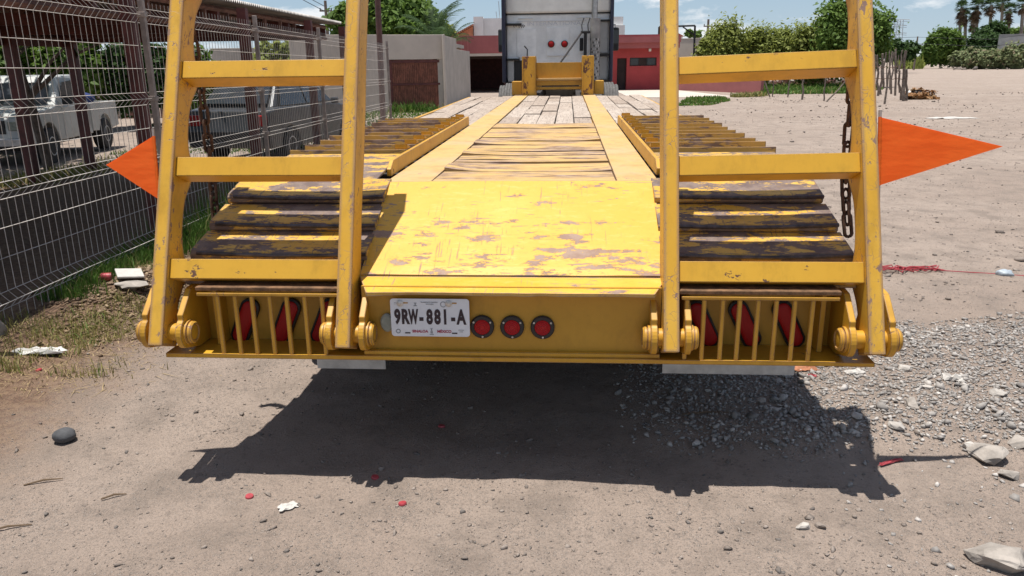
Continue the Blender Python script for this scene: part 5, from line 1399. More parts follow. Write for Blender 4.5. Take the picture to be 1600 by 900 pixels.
pickup((cen.x, cen.y, gz(cen.x, cen.y)), rz, 'old white pickup with a blue tarp in its bed, nose towards the fence', sc_)
bp = cen - hd * 1.55
p = at_y(-2, 240, 15.6)
pickup((-13.9, 18.6, gz(-13.9, 18.6)), R(95), 'white pickup cut off by the left edge of the view, facing left', 0.95)

def sedan(loc, rotz, label, mat, tall=1.0, group='dark cars parked beside the fence'):
    g = empty('parked_car', loc, (0, 0, rotz)); tag(g, label, 'car', group)
    lower = [(2.15, 0.32), (2.28, 0.50), (2.24, 0.72), (1.95, 0.84), (0.95, 0.97), (-1.75, 1.00), (-2.15, 0.95), (-2.25, 0.60), (-2.18, 0.32), (-1.75, 0.30)] + [(-1.35 - 0.38 * math.cos(R(a)), 0.30 + 0.36 * math.sin(R(a))) for a in range(20, 170, 25)] + [(-0.92, 0.28), (0.95, 0.28)] + [(1.38 - 0.38 * math.cos(R(a)), 0.30 + 0.36 * math.sin(R(a))) for a in range(20, 170, 25)] + [(1.8, 0.30)]
    lower = [(y, 0.28 + (z - 0.28) * tall) for y, z in lower]
    mb = MB(); car_shell(mb, lower, 1.76, 0.02, 0.6); mb.build('body', mat, g, 0.04)
    zt = 0.28 + 1.2 * tall; zb = 0.28 + 0.69 * tall
    mb = MB(); vv = []
    for (y, z, w) in ((0.95, zb, 0.80), (0.15, zt, 0.60), (-1.25, zt - 0.03, 0.60), (-1.85, zb, 0.78)):
        vv += [(-w, y, z), (w, y, z)]
    mb.add(vv, [(0, 1, 3, 2), (2, 3, 5, 4), (4, 5, 7, 6), (0, 2, 4, 6), (1, 7, 5, 3), (0, 6, 7, 1)]); mb.build('roof', mat, g, 0.05)
    mb = MB(); mb.add([(-0.68, 0.90, zb + 0.07), (0.68, 0.90, zb + 0.07), (0.56, 0.24, zt - 0.05), (-0.56, 0.24, zt - 0.05), (-0.68, 0.935, zb + 0.10), (0.68, 0.935, zb + 0.10), (0.56, 0.275, zt - 0.02), (-0.56, 0.275, zt - 0.02)], [(0, 3, 2, 1), (4, 5, 6, 7), (0, 1, 5, 4), (1, 2, 6, 5), (2, 3, 7, 6), (3, 0, 4, 7)]); mb.build('windscreen', M['glass'], g)
    mb = MB(); mb.add([(-0.66, -1.80, zb + 0.07), (0.66, -1.80, zb + 0.07), (0.56, -1.32, zt - 0.06), (-0.56, -1.32, zt - 0.06), (-0.66, -1.835, zb + 0.10), (0.66, -1.835, zb + 0.10), (0.56, -1.355, zt - 0.03), (-0.56, -1.355, zt - 0.03)], [(0, 1, 2, 3), (7, 6, 5, 4), (0, 4, 5, 1), (1, 5, 6, 2), (2, 6, 7, 3), (3, 7, 4, 0)]); mb.build('rear_window', M['glass'], g)
    for sx in (-1, 1):
        for (ya, yb, yc, yd) in ((0.78, 0.16, -0.42, -0.42), (-0.48, -0.48, -1.20, -1.58)):
            mb = MB(); k0 = 0.805 * sx; k1 = 0.625 * sx; e = 0.012 * sx
            q = [(k0, ya, zb + 0.05), (k1, yb, zt - 0.06), (k1, yc, zt - 0.06), (k0, yd, zb + 0.05)]
            mb.add(q + [(a + e, b, c) for a, b, c in q], [(0, 1, 2, 3), (7, 6, 5, 4), (0, 4, 5, 1), (1, 5, 6, 2), (2, 6, 7, 3), (3, 7, 4, 0)]); mb.build('side_window', M['glass'], g)
        for y in (1.38, -1.35): wheel_at(g, sx * 0.78, y, 0.33, 0.22)
        mb = MB(); a, b = sorted((0.45 * sx, 0.80 * sx)); mb.box(a, b, 2.20, 2.29, 0.28 + 0.36 * tall, 0.28 + 0.50 * tall); mb.build('headlight', M['white_wall'], g, 0.02)
        mb = MB(); a, b = sorted((0.55 * sx, 0.84 * sx)); mb.box(a, b, -2.26, -2.18, 0.28 + 0.42 * tall, 0.28 + 0.60 * tall); mb.build('tail_light', M['lens'], g, 0.02)
        mb = MB(); a, b = sorted((0.86 * sx, 1.02 * sx)); mb.box(a, b, 0.62, 0.72, zb - 0.02, zb + 0.12); mb.build('wing_mirror', mat, g, 0.03)
    return g
sedan((-4.95, 17.4, gz(-4.95, 17.4)), R(-12), 'dark grey car parked behind the far part of the wire fence', M['car_dark'], 1.12, None)

tree('shade_tree', (-8.62, 14.7, gz(-8.62, 14.7)), [(-0.3, -0.6, 4.7, 2.5, 2.6, 1.7), (-5.2, 2.0, 4.6, 3.0, 3.2, 1.7), (-8.2, 1.0, 4.4, 3.0, 3.2, 1.6)], M['leaf'], 'broad shade tree whose slim brown trunk stands between fence and white pickup', 'tree', 4.2, 0.10, 603, 0.15, 60, 60, shell=0.15, droop=1.0, clump_r=0.3)  # crown out of view, added and shaped to shade the yard and pickup
# maroon sheet fence and shrubs behind the pickups
a = at_y(-30, 150, 27); b = at_y(330, 150, 27)
root = empty('sheet_fence', (a.x, 27, 0)); tag(root, 'weathered maroon sheet fence behind the white pickups', 'fence')
n = int((b.x - a.x) / 0.22)
for i in range(n):
    mb = MB(); x = i * 0.22; h = 1.35 + 0.06 * math.sin(i * 2.3) + 0.05 * math.sin(i * 0.7)
    mb.box(x, x + 0.19, 0, 0.03, -0.1, h); mb.build('board', M['maroon_old'] if i % 5 else M['fencepost'], root)
mb = MB(); mb.box(0, b.x - a.x, 0.032, 0.08, 0.35, 0.45); mb.box(0, b.x - a.x, 0.032, 0.08, 1.0, 1.1); mb.build('fence_rail', M['maroon'], root)
k = 0
for (px0, px1, yt, yb, Y, mt, lab) in ((-60, 75, 30, 165, 22.5, 'leaf', 'leafy tree with hanging branches at the left edge behind the white pickups'), (60, 170, 52, 140, 23.0, 'leaf', 'leafy tree above the old white pickup facing right'), (150, 270, 58, 150, 24.0, 'leaf_dark', 'dark leafy tree right of the old white pickup'), (268, 345, 70, 190, 25.5, 'leaf', 'bushy tree behind the left ramp and the wire fence')):
    px_tree('shade_tree', Y, [(px0, px0 + (px1 - px0) * 0.6, yt, yb), (px0 + (px1 - px0) * 0.35, px1, yt + 4, yb + 4)], M[mt], lab, 'tree', 600 + k, 0.13, 60, 42, 'trees behind the canopy', depth=0.8, droop=0.5); k += 1
px_tree('round_bush', 31.5, [(398, 440, 66, 150), (425, 470, 62, 150)], M['leaf_yel'], 'yellow green bush left of the grey garage', 'bush', 640, 0.12, 60, 50, trunk=False)
a = at_y(330, 88, 40); b = at_y(410, 88, 40)
quad_wall('pale_wall', 'pale wall with sky above, seen between canopy and bush', 'wall', (a.x, 40, 0), (b.x, 40, 0), -0.1, at_y(370, 77, 40).z, 0.2, M['stucco_side'])

# ------------------------------------------------------------------ trees behind the garage
px_tree('broad_tree', 46, [(515, 580, 10, 75), (560, 640, -12, 70), (615, 690, 2, 74), (590, 660, 20, 75)], M['leaf'], 'broad bright green tree behind the grey garage', 'tree', 650, 0.22, 95, 60, depth=0.8)
px_tree('low_tree', 52, [(640, 700, 34, 78), (665, 712, 40, 80)], M['leaf_yel'], 'lower yellow green tree under the feathery palm', 'tree', 651, 0.2, 60, 50, depth=0.8)

def feather_palm(base, H, label, nf, L, seed):
    base = Vector(base); root = empty('feather_palm', base); tag(root, label, 'palm tree'); rr = random.Random(seed)
    mb = MB(); mb.tube([(0, 0, -0.2), (0.1, 0, H * 0.5), (0.0, 0, H)], [0.26, 0.2, 0.17], 10); mb.build('trunk', M['palm_bark'], root, smooth=True)
    for i in range(nf):
        az = 2 * math.pi * i / nf * 2.4 + rr.uniform(-0.2, 0.2); el = R(rr.uniform(5, 80)) if i > 2 else R(85)
        LL = L * rr.uniform(0.8, 1.1); vv = []; ff = []; n = 18
        pts = []
        p = Vector((0, 0, 0)); ang = el
        for j in range(n + 1):
            pts.append(p.copy()); ang -= R(4.2) * (0.3 + j / n * 1.3); p = p + Vector((math.cos(ang), 0, math.sin(ang))) * (LL / n)
        for j in range(n):
            a, b = pts[j], pts[j + 1]; d = (b - a).normalized(); up = Vector((-d.z, 0, d.x))
            lw = LL * 0.20 * math.sin(math.pi * min(1, (j + 1.5) / (n + 1.2))) + 0.05
            q = len(vv); vv += [a + up * 0.02, b, a - up * 0.02]; ff.append((q, q + 1, q + 2))
            for sy in (-1, 1):
                for h in (0, 0.5):
                    c0 = a.lerp(b, h); tip = c0 + Vector((0, sy * lw, 0)) + d * lw * 0.55 - up * lw * rr.uniform(0.15, 0.5)
                    q = len(vv); vv += [c0, a.lerp(b, h + 0.28), tip]; ff.append((q, q + 1, q + 2))
        rot = Matrix.Rotation(az, 3, 'Z'); vv = [rot @ v for v in vv]
        mb = MB(); mb.add(vv, ff); mb.build('frond', M['palm'], root, loc=(0, 0, H), fix=False)
pp = at_y(679, 50, 38); feather_palm((pp.x, 38, 0), pp.z - 0.4, 'tall feathery palm behind the roofline of the grey garage', 16, 2.3, 3)
pp = at_y(702, 60, 40); feather_palm((pp.x, 40, 0), pp.z - 0.3, 'short feathery palm left of the terracotta roof', 14, 1.6, 5)

def utility_pole(px, ytop, Y, label, cross_y, half, group=None, ybase=None):
    top = at_y(px, ytop, Y); root = empty('utility_pole', (top.x, Y, 0)); tag(root, label, 'pole', group)
    mb = MB(); mb.tube([(0, 0, -0.2), (0, 0, top.z)], [0.15, 0.10], 10); mb.build('shaft', M['stake'], root, smooth=True)
    z = at_y(px, cross_y, Y).z; mb = MB(); mb.box(-half, half, -0.06, 0.06, z - 0.05, z + 0.05); mb.build('crossarm', M['stake'], root)
    for q in (-half * 0.9, half * 0.9):
        mb = MB(); mb.tube([(q, 0, z + 0.052), (q, 0, z + 0.2)], 0.04, 6); mb.build('insulator', M['black'], root)
    return root
utility_pole(508, 1, 60, 'utility pole above the far end of the canopy', 17, 0.45)
utility_pole(1107, 30, 75, 'utility pole with short crossarm left of the round bush', 41, 0.4)
utility_pole(1434, 57, 120, 'distant utility pole beside the dirt track', 70, 0.9)
px_tree('small_tree', 64, [(1072, 1084, 47, 58), (1080, 1097, 48, 58)], M['leaf'], 'small sparse tree seen through the goal frame', 'tree', 655, 0.16, 20, 22)

# ------------------------------------------------------------------ hedge, trees and stake fence on the right
px_tree('round_bush', 50, [(1092, 1130, 60, 118), (1105, 1165, 37, 112)], M['leaf_yel'], 'large round bush right of the beige wall', 'bush', 660, 0.125, 150, 75, 'bushes behind the stake fence', trunk=False, depth=0.7, shell=0.25, clump_r=0.30)
px_tree('round_bush', 51, [(1160, 1205, 48, 120), (1185, 1235, 45, 118)], M['leaf_yel'], 'feathery bush in the middle of the row behind the stake fence', 'bush', 661, 0.125, 150, 75, 'bushes behind the stake fence', trunk=False, depth=0.7, shell=0.25, clump_r=0.30)
px_tree('round_bush', 50.5, [(1228, 1288, 42, 122), (1262, 1300, 52, 122)], M['leaf_yel'], 'bush at the right end of the row beside the dark green tree', 'bush', 662, 0.125, 150, 75, 'bushes behind the stake fence', trunk=False, depth=0.7, shell=0.25, clump_r=0.30)
px_tree('green_tree', 48, [(1282, 1345, 3, 90), (1330, 1382, 14, 100), (1290, 1370, 40, 118)], M['leaf'], 'tall green tree behind the outer post of the right ramp', 'tree', 663, 0.135, 130, 70, depth=0.7, shell=0.25, clump_r=0.30)
px_tree('small_tree', 95, [(1384, 1412, 62, 92), (1400, 1432, 66, 92)], M['leaf_dark'], 'dark rounded tree below the transmission tower', 'tree', 664, 0.26, 60, 45, trunk=True)
r = rng(700)
def patch(name, poly_px, n, h, w, mat, seed):
    pts = [at_z(px, py) for px, py in poly_px]; xs0 = np.array([p.x for p in pts]); ys0 = np.array([p.y for p in pts])
    rr = rng(seed); px = rr.uniform(min(p[0] for p in poly_px), max(p[0] for p in poly_px), n * 3); py = rr.uniform(min(p[1] for p in poly_px), max(p[1] for p in poly_px), n * 3)
    inside = np.zeros(len(px), bool); j = len(poly_px) - 1
    for i in range(len(poly_px)):
        xi, yi = poly_px[i]; xj, yj = poly_px[j]
        inside ^= ((yi > py) != (yj > py)) & (px < (xj - xi) * (py - yi) / (yj - yi + 1e-9) + xi); j = i
    px, py = px[inside][:n], py[inside][:n]
    P = np.array([tuple(at_z(a, b)) for a, b in zip(px, py)])
    k = vnoise(P[:, 0], P[:, 1], 0.6, seed) + rr.random(len(P)) * 0.7 > 0.0
    P = P[k]; hh = np.clip(rr.normal(h, h * 0.4, len(P)), h * 0.3, h * 2)
    return tag(blades(name, P[:, 0], P[:, 1], hh, np.full(len(P), w), mat, seed, 0.7), kind='stuff')
patch('verge_grass', [(1058, 165), (1075, 154), (1128, 152), (1142, 158), (1110, 164)], 2600, 0.09, 0.06, M['grass'], 71)
patch('field_grass', [(1188, 147), (1192, 131), (1350, 128), (1378, 140), (1340, 147)], 6500, 0.16, 0.10, M['grass'], 74)
patch('wall_grass', [(1140, 152), (1188, 147), (1200, 151), (1150, 153)], 700, 0.14, 0.08, M['grass_dry'], 75)
patch('tall_field_grass', [(1400, 108), (1402, 100), (1448, 99), (1440, 108)], 3000, 1.5, 0.35, M['leaf_yel'], 76)
# low ruined brick course in the field
a = at_z(1196, 133); b = at_z(1360, 133)
root = empty('brick_course', (a.x, a.y, 0)); tag(root, 'low ruined row of dark bricks lying across the green field', 'bricks')
u = (b - a); L = u.length; u.normalize(); rr = random.Random(8)
for i in range(90):
    s = rr.uniform(0, L); mb = MB(); c = u * s + Vector((rr.uniform(-0.1, 0.1), rr.uniform(-0.5, 0.5), rr.uniform(0.05, 0.32))); mb.box(c.x - 0.22, c.x + 0.22, c.y - 0.1, c.y + 0.1, c.z - 0.09, c.z + 0.09, (rr.uniform(-.3, .3), rr.uniform(-.2, .2), rr.uniform(0, 3))); mb.build('brick', M['maroon_old'] if i % 3 else M['chunk_dark'], root)
# stake fence: each stake a part
sf = empty('stake_fence', gpt(1300, 156)); tag(sf, 'rough stake fence of crooked grey branches on the right of the lot', 'fence')
SO = sf.location.copy(); rr = random.Random(31)
def stake(b, t, r0):
    r0 *= 0.55
    b = Vector(b); t = Vector(t); k = 5
    pts = [b.lerp(t, i / k) + Vector((rr.uniform(-1, 1), rr.uniform(-1, 1), 0)) * r0 * 0.9 * (0 < i) - SO for i in range(k + 1)]
    mb = MB(); mb.tube(pts, [r0 * (1 - 0.3 * i / k) * rr.uniform(0.85, 1.1) for i in range(k + 1)], 7); mb.build('stake', M['stake'], sf, smooth=True)
def px_stake(xb, yb, xt, yt, r0, dy=0.0):
    b = gpt(xb, yb, -0.15); t = at_y(xt, yt, b.y + dy); stake(b, t, r0)
for args in ((1205, 151, 1192, 116, 0.07), (1231, 152, 1236, 112, 0.065), (1207.5, 151, 1209, 116, 0.05), (1253, 155, 1257, 112, 0.085), (1287, 157.5, 1292, 112, 0.06), (1288, 158.5, 1322, 126, 0.07)): px_stake(*args)
for i in range(10):
    px_ = 1338 + i * 3.2; px_stake(px_, 160 - i * 0.6, px_ + rr.uniform(-3, 3), 84 + rr.uniform(-6, 8), 0.055)
for args in ((1382, 161, 1393, 80, 0.07), (1372, 150, 1371, 86, 0.10), (1377, 148, 1379, 84, 0.12), (1380, 139, 1383, 82, 0.11), (1393, 147, 1396, 82, 0.085), (1399, 149.5, 1400, 76, 0.10), (1391, 140, 1390, 79, 0.08), (1406, 146, 1404, 86, 0.065), (1409, 157, 1403.5, 110, 0.10), (1403.5, 112, 1411, 78, 0.07), (1413, 158.5, 1414, 79, 0.12), (1417, 158, 1415.5, 108, 0.10), (1364, 145, 1366, 88, 0.08), (1358, 146, 1357, 90, 0.07), (1386, 136, 1387, 84, 0.07)):
    if args[1] < 120:
        b = at_y(args[0], args[1], 31.8); t = at_y(args[2], args[3], 31.8); stake(b, t, args[4])
    else: px_stake(*args)
for zz in (104, 122):
    pts = [at_y(1340 + 5 * i, zz + (i % 3), 33.2 - i * 0.1) - SO for i in range(16)]
    mb = MB(); mb.tube(pts, 0.012, 4); mb.build('fence_wire', M['chain'], sf)
# heap of dry leaves with a black bag and a white bag
hp = gpt(1436, 156)
V, F = leaf_cloud((0, 0, 0.16), (0.62, 0.5, 0.26), 40, 30, 0.10, 810, flat=1.2, shell=0.2)
o = np_mesh('leaf_heap', V, F, M['dry_leaf']); o.location = (hp.x, hp.y, 0); tag(o, 'heap of dry orange leaves at the foot of the end stake', 'leaf heap')
def lump(name, loc, rad, mat, label, cat, seed, sub=3, rough=0.22, group=None, flat=True):
    bm = bmesh.new(); bmesh.ops.create_icosphere(bm, subdivisions=sub, radius=1)
    for v in bm.verts:
        c = v.co; k = 1 + rough * (float(vnoise(c.x * 2 + seed, c.y * 2 + c.z * 1.7, 1.0, seed % 90)) * 1.6 + 0.6 * float(vnoise(c.x * 5 + seed, c.z * 5 + c.y * 3, 1.0, (seed + 7) % 90)))
        v.co = Vector((c.x * rad[0], c.y * rad[1], c.z * rad[2])) * k
    me = bpy.data.meshes.new(name); bm.to_mesh(me); bm.free(); me.materials.append(mat)
    if sub >= 3: me.polygons.foreach_set('use_smooth', [True] * len(me.polygons))
    o = bpy.data.objects.new(name, me); COL.objects.link(o); o.location = loc
    return tag(o, label, cat, group)
q = at_y(1432, 146, hp.y + 0.1); lump('rubbish_bag', (q.x, hp.y + 0.1, q.z), (0.24, 0.2, 0.16), M['black'], 'black rubbish bag on top of the dry leaf heap', 'bag', 3)
q = at_y(1420, 147, hp.y + 0.15); lump('rubbish_bag', (q.x, hp.y + 0.15, q.z), (0.16, 0.15, 0.14), M['plastic'], 'small white bag between the end stake and the leaf heap', 'bag', 4)

# ------------------------------------------------------------------ far right: track, scrub, palms, tower
px_tree('bush', 135, [(1446, 1472, 56, 98), (1458, 1492, 46, 97), (1474, 1500, 50, 97)], M['leaf'], 'large bushy tree left of the fan palms by the track', 'tree', 670, 0.30, 90, 70, depth=0.6)
for i, (x0, x1, yt, yb, mt, Y, lab) in enumerate(((1488, 1512, 82, 104, 'leaf_grey', 125, 'grey green scrub at the left end of the verge'), (1506, 1540, 78, 106, 'leaf_grey', 120, 'grey green scrub below the fan palms'), (1510, 1560, 56, 92, 'leaf_dark', 128, 'dark green shrub behind the scrub below the palms'), (1534, 1572, 80, 106, 'leaf_grey', 118, 'grey green scrub in the middle of the verge'), (1528, 1566, 36, 74, 'leaf_dark', 132, 'brownish tree between the palms and the grey wall'), (1566, 1612, 70, 104, 'leaf_grey', 116, 'pale scrub below the grey block wall'), (1560, 1610, 44, 68, 'leaf', 140, 'green tree above the grey block wall'))):
    px_tree('scrub', Y, [(x0, x1, yt, yb), (x0 + (x1 - x0) * 0.3, x1 + 4, yt + 5, yb)], M[mt], lab, 'bush', 680 + i, 0.24, 75, 80, 'scrub on the verge', trunk=False, depth=0.6)
a = at_y(1560, 62, 126); b = at_y(1640, 60, 122)
quad_wall('grey_wall', 'grey block wall above the scrub at the right edge', 'wall', (a.x, a.y, 0), (b.x, b.y, 0), -0.1, at_y(1580, 54, 125).z, 0.3, M['block'])
def fan_palm(px, ytop, ybase, rpx, Y, label, seed, skirt=1.0, lean=0.0):
    top = at_y(px, ytop + rpx * 0.9, Y); base = at_y(px - lean, ybase, Y)
    g = empty('fan_palm', (base.x, Y, 0)); tag(g, label, 'palm tree', 'fan palms on the right'); rr = random.Random(seed)
    Rr = rpx * Y / CAM_F * 1.0; c = top - g.location
    mb = MB(); mb.tube([(0, 0, -0.3), (c.x * 0.5, 0, c.z * 0.5), (c.x, 0, c.z)], [0.36, 0.28, 0.24], 8); mb.build('trunk', M['palm_bark'], g, smooth=True)
    def fans(n, e0, e1, mat, name, rad, down=0.0):
        vv = []; ff = []
        for i in range(n):
            az = rr.uniform(0, 6.283); el = R(rr.uniform(e0, e1)); d = Vector((math.cos(az) * math.cos(el), math.sin(az) * math.cos(el), math.sin(el)))
            st = c + d * rad * 0.45 * rr.uniform(0.8, 1.1) + Vector((0, 0, -down * rr.random()))
            sd = d.cross(Vector((0, 0, 1))); sd = sd.normalized() if sd.length > 0.05 else Vector((1, 0, 0)); up = sd.cross(d)
            q = len(vv); vv += [c + Vector((0, 0, -down * 0.3)), c + Vector((0, 0, 0.05)), st]; ff.append((q, q + 1, q + 2))
            for k in range(9):
                a = R(-75 + 150 * k / 8); dd = (d * math.cos(a) + sd * math.sin(a) * 0.9 + up * rr.uniform(-0.25, 0.1)).normalized()
                tip = st + dd * rad * 0.58 * rr.uniform(0.8, 1.1) - Vector((0, 0, rad * 0.10 * rr.random())); w = sd.cross(dd) * 0.0 + sd * rad * 0.05 * math.cos(a) + d * rad * 0.05 * abs(math.sin(a))
                q = len(vv); md = st.lerp(tip, 0.5); vv += [st, md + w, tip, md - w]; ff.append((q, q + 1, q + 2, q + 3))
        mb = MB(); mb.add(vv, ff); mb.build(name, mat, g, fix=False)
    fans(46, -25, 85, M['palm'], 'crown', Rr)
    if skirt: fans(int(44 * skirt), -85, -20, M['palm_dry'], 'dead_skirt', Rr * 0.9, Rr * 1.1 * skirt)
for i, a in enumerate(((1503, 0, 88, 13, 138, 'fan palm with brown skirt, leftmost of the palm group', 1.2, 6), (1509, 16, 86, 10, 142, 'short fan palm close behind the leftmost one', 0.8, 0), (1527, -4, 84, 15, 140, 'fan palm with pale drooping fronds in the palm group', 0.9, 0), (1521, 22, 84, 10, 146, 'lower grey fan palm in the middle of the palm group', 1.0, 0), (1549, -6, 70, 16, 138, 'dark dense fan palm right of the middle of the group', 0.4, 0), (1567, -8, 60, 14, 150, 'slim fan palm behind the group', 0.3, 0), (1578, 4, 62, 13, 136, 'fan palm with round olive skirt above the grey wall', 1.0, 0), (1599, -6, 62, 14, 134, 'fan palm cut by the right edge of the view', 0.4, 0))):
    fan_palm(a[0], a[1], a[2], a[3], a[4], a[5], 40 + i, a[6], a[7])
# transmission tower
Y = 420; tb_ = at_y(1398, 92, Y); O = Vector((tb_.x, Y, 0)); g = empty('transmission_tower', O); tag(g, 'pale lattice transmission tower on the horizon', 'tower')
zt = at_y(1399, 31, Y).z; mb = MB(); w0 = 2.2; w1 = 1.4
for sx in (-1, 1):
    for sy in (-1, 1): mb.tube([(sx * w0, sy * w0, 0), (sx * w1, sy * w1, zt)], 0.16, 4)
for k in range(9):
    u0, u1 = k / 9, (k + 1) / 9; a = w0 + (w1 - w0) * u0; b = w0 + (w1 - w0) * u1
    for s in (-1, 1): mb.tube([(-a, s * a, zt * u0), (b, s * b, zt * u1)], 0.07, 4); mb.tube([(a, s * a, zt * u0), (-b, s * b, zt * u1)], 0.07, 4)
mb.build('lattice', M['tower'], g)
for (py, half) in ((31, 5.4), (40, 4.2), (52, 4.6)):
    z = at_y(1399, py, Y).z; mb = MB(); mb.tube([(-half, 0, z + 0.6), (half, 0, z)], 0.16, 4); mb.tube([(-half, 0, z - 0.2), (half, 0, z - 1.0)], 0.09, 4); mb.build('crossarm', M['tower'], g)
a = at_y(1300, 62, 118); b = at_y(1434, 58, 120); c = at_y(1700, 42, 90)
root = empty('power_cables', b); tag(root, 'sagging power cables above the dirt track', 'cables')
for dz in (0, -0.9):
    mb = MB(); mb.tube([a - b + Vector((0, 0, dz)), Vector((0, 0, dz)), (Vector((0, 0, 0)).lerp(c - b, 0.5)) + Vector((0, 0, dz - 0.8)), c - b + Vector((0, 0, dz))], 0.022, 4); mb.build('cable', M['cable'], root)
a = at_y(430, -30, 58); b = at_y(508, 18, 60)
root = empty('power_cables', b); tag(root, 'cables running from the utility pole over the canopy', 'cables')
for dz in (0, 0.35):
    mb = MB(); mb.tube([a - b + Vector((0, 0, dz)), (a - b) * 0.5 + Vector((0, 0, dz - 0.15)), Vector((0, 0, dz))], 0.022, 4); mb.build('cable', M['cable'], root)
# low ridge of pale soil along the verge far right
r = rng(820); n = 900; px = r.uniform(1490, 1600, n); py = 107 - (px - 1490) * 0.03 + r.normal(0, 1.2, n)
P = np.array([tuple(at_z(a, b)) for a, b in zip(px, py)]); tag(scatter_stones('verge_rubble', P[:, 0], P[:, 1], np.clip(r.lognormal(-1.6, 0.5, n), 0.08, 0.6), M['pebble'], 821, 0.2), kind='stuff')

lump('tarp', (bp.x, bp.y, gz(bp.x, bp.y) + 1.08), (0.72, 0.62, 0.30), M['blue_cloth'], 'crumpled blue tarp heaped in the bed of the old white pickup', 'tarp', 17, 3, 0.4)
# ------------------------------------------------------------------ litter and stones on the ground
p = gpt(102, 689); lump('round_stone', p + Vector((0, 0, 0.028)), (0.050, 0.046, 0.034), M['rock'], 'smooth dark round stone alone on the dirt at the left', 'stone', 61, 3, 0.10)
def crumple(name, px, py, sx, sy, sz, mat, label, cat, seed, rot=0.0, group=None, n=9):
    p = gpt(px, py); rr = random.Random(seed); vv = []; ff = []
    for j in range(n):
        for i in range(n):
            u, v = i / (n - 1) - 0.5, j / (n - 1) - 0.5
            e = 1 - 0.35 * rr.random() * (abs(u) > 0.4 or abs(v) > 0.4)
            x, y = u * sx * e, v * sy * e
            c, s = math.cos(rot), math.sin(rot)
            vv.append((x * c - y * s, x * s + y * c, 0.006 + sz * (0.5 + rr.uniform(-0.5, 0.5)) * (1 - (2 * max(abs(u), abs(v))) ** 3 * 0.8)))
    for j in range(n - 1):
        for i in range(n - 1): q = j * n + i; ff.append((q, q + 1, q + n + 1, q + n))
    mb = MB(); mb.add(vv, ff); o = mb.build(name, mat, None, loc=p); sd = o.modifiers.new('thick', 'SOLIDIFY'); sd.thickness = 0.002
    return tag(o, label, cat, group)
crumple('paper_scrap', 450, 793, 0.075, 0.055, 0.010, M['paper'], 'torn white paper scrap on the dirt below the trailer shadow', 'paper', 71, 0.5)
crumple('plastic_bottle', 58, 553, 0.34, 0.085, 0.045, M['plastic'], 'flattened white plastic bottle on the dirt by the dry weeds', 'bottle', 72, 0.05)
crumple('paper_scrap', 1335, 583, 0.11, 0.06, 0.015, M['paper'], 'white paper scrap on the gravel right of the bottom rail', 'paper', 73, 0.2)
crumple('paper_scrap', 1487, 594, 0.11, 0.07, 0.03, M['paper'], 'bluish white crumpled scrap on the gravel at far right', 'paper', 74, -0.3)
crumple('cloth_rag', 1258, 578, 0.14, 0.07, 0.02, M['brick'], 'orange brown rag on the gravel beside the white mudflap', 'rag', 75, 0.1)
crumple('plastic_strip', 1392, 724, 0.15, 0.02, 0.012, M['red_plastic'], 'red plastic strip on the gravel beside the shadow corner', 'plastic', 76, 0.35)
crumple('plastic_strip', 1269, 589, 0.05, 0.022, 0.012, M['red_plastic'], 'small bright red plastic piece at the edge of the shadow', 'plastic', 77, -0.7)
crumple('white_litter', 1487, 185, 1.4, 0.5, 0.05, M['paper'], 'pale spill of white litter on the lot above the orange pennant', 'litter', 78, 0.0)
for i, (px_, py, lab) in enumerate(((390, 777, 'red bottle cap alone on the sunlit dirt left of the paper scrap'), (586, 747, 'red bottle cap in the shadow of the left hinge'), (690, 667, 'dark red bottle cap deep in the trailer shadow'), (629, 788, 'small reddish bottle cap right of the paper scrap'), (61, 579, 'pinkish bottle cap near the flattened bottle'))):
    mb = MB(); mb.lathe([(0.0, 0.016), (0.006, 0.016), (0.009, 0.014), (0.009, 0.002)], (0, 0, 0), 'z', 18); o = mb.build('bottle_cap', M['red_plastic'], None, loc=gpt(px_, py), rot=(0.15, 0.1, i), smooth=True); tag(o, lab, 'bottle cap', 'red bottle caps on the dirt')
# concrete chunks and bigger stones among the gravel
CH = ((1400, 668, .05, 'chunk', 'pale flat chunk right of the trailer shadow in the gravel'), (1338, 652, .042, 'chunk', 'pale stone touching the right edge of the trailer shadow'), (1336, 678, .028, 'chunk', 'small pale stone just below the one at the shadow edge'), (1450, 607, .035, 'chunk', 'pale rounded stone in the upper gravel'), (1412, 578, .045, 'chunk', 'long pale chunk near the top of the gravel'), (1425, 634, .06, 'chunk_dark', 'grey flat rock in the middle of the gravel'), (1516, 700, .045, 'chunk', 'white broken stone beside the large grey rock'), (1548, 715, .11, 'chunk_dark', 'large grey rock at the right of the gravel'), (1592, 695, .07, 'chunk_dark', 'grey rock at the right edge of the view'), (1578, 745, .055, 'chunk_dark', 'grey stone below the large rock'), (1558, 878, .12, 'chunk_dark', 'large dusty rock in the lower right corner'), (1530, 872, .045, 'chunk', 'pale piece leaning on the lower right rock'), (1255, 825, .035, 'chunk', 'thin pale chip on the dirt below the trailer shadow'), (1282, 824, .03, 'pebble', 'brown pebble right of the thin pale chip'), (815, 779, .014, 'pebble', 'small brown stone below the middle of the shadow'), (1570, 430, .07, 'blue_plastic', 'pale blue object lying on the lot at the far right'), (1558, 617, .05, 'chunk', 'pale stone high in the gravel at far right'), (1190, 628, .035, 'chunk_dark', 'pale stone in the shaded gravel'))
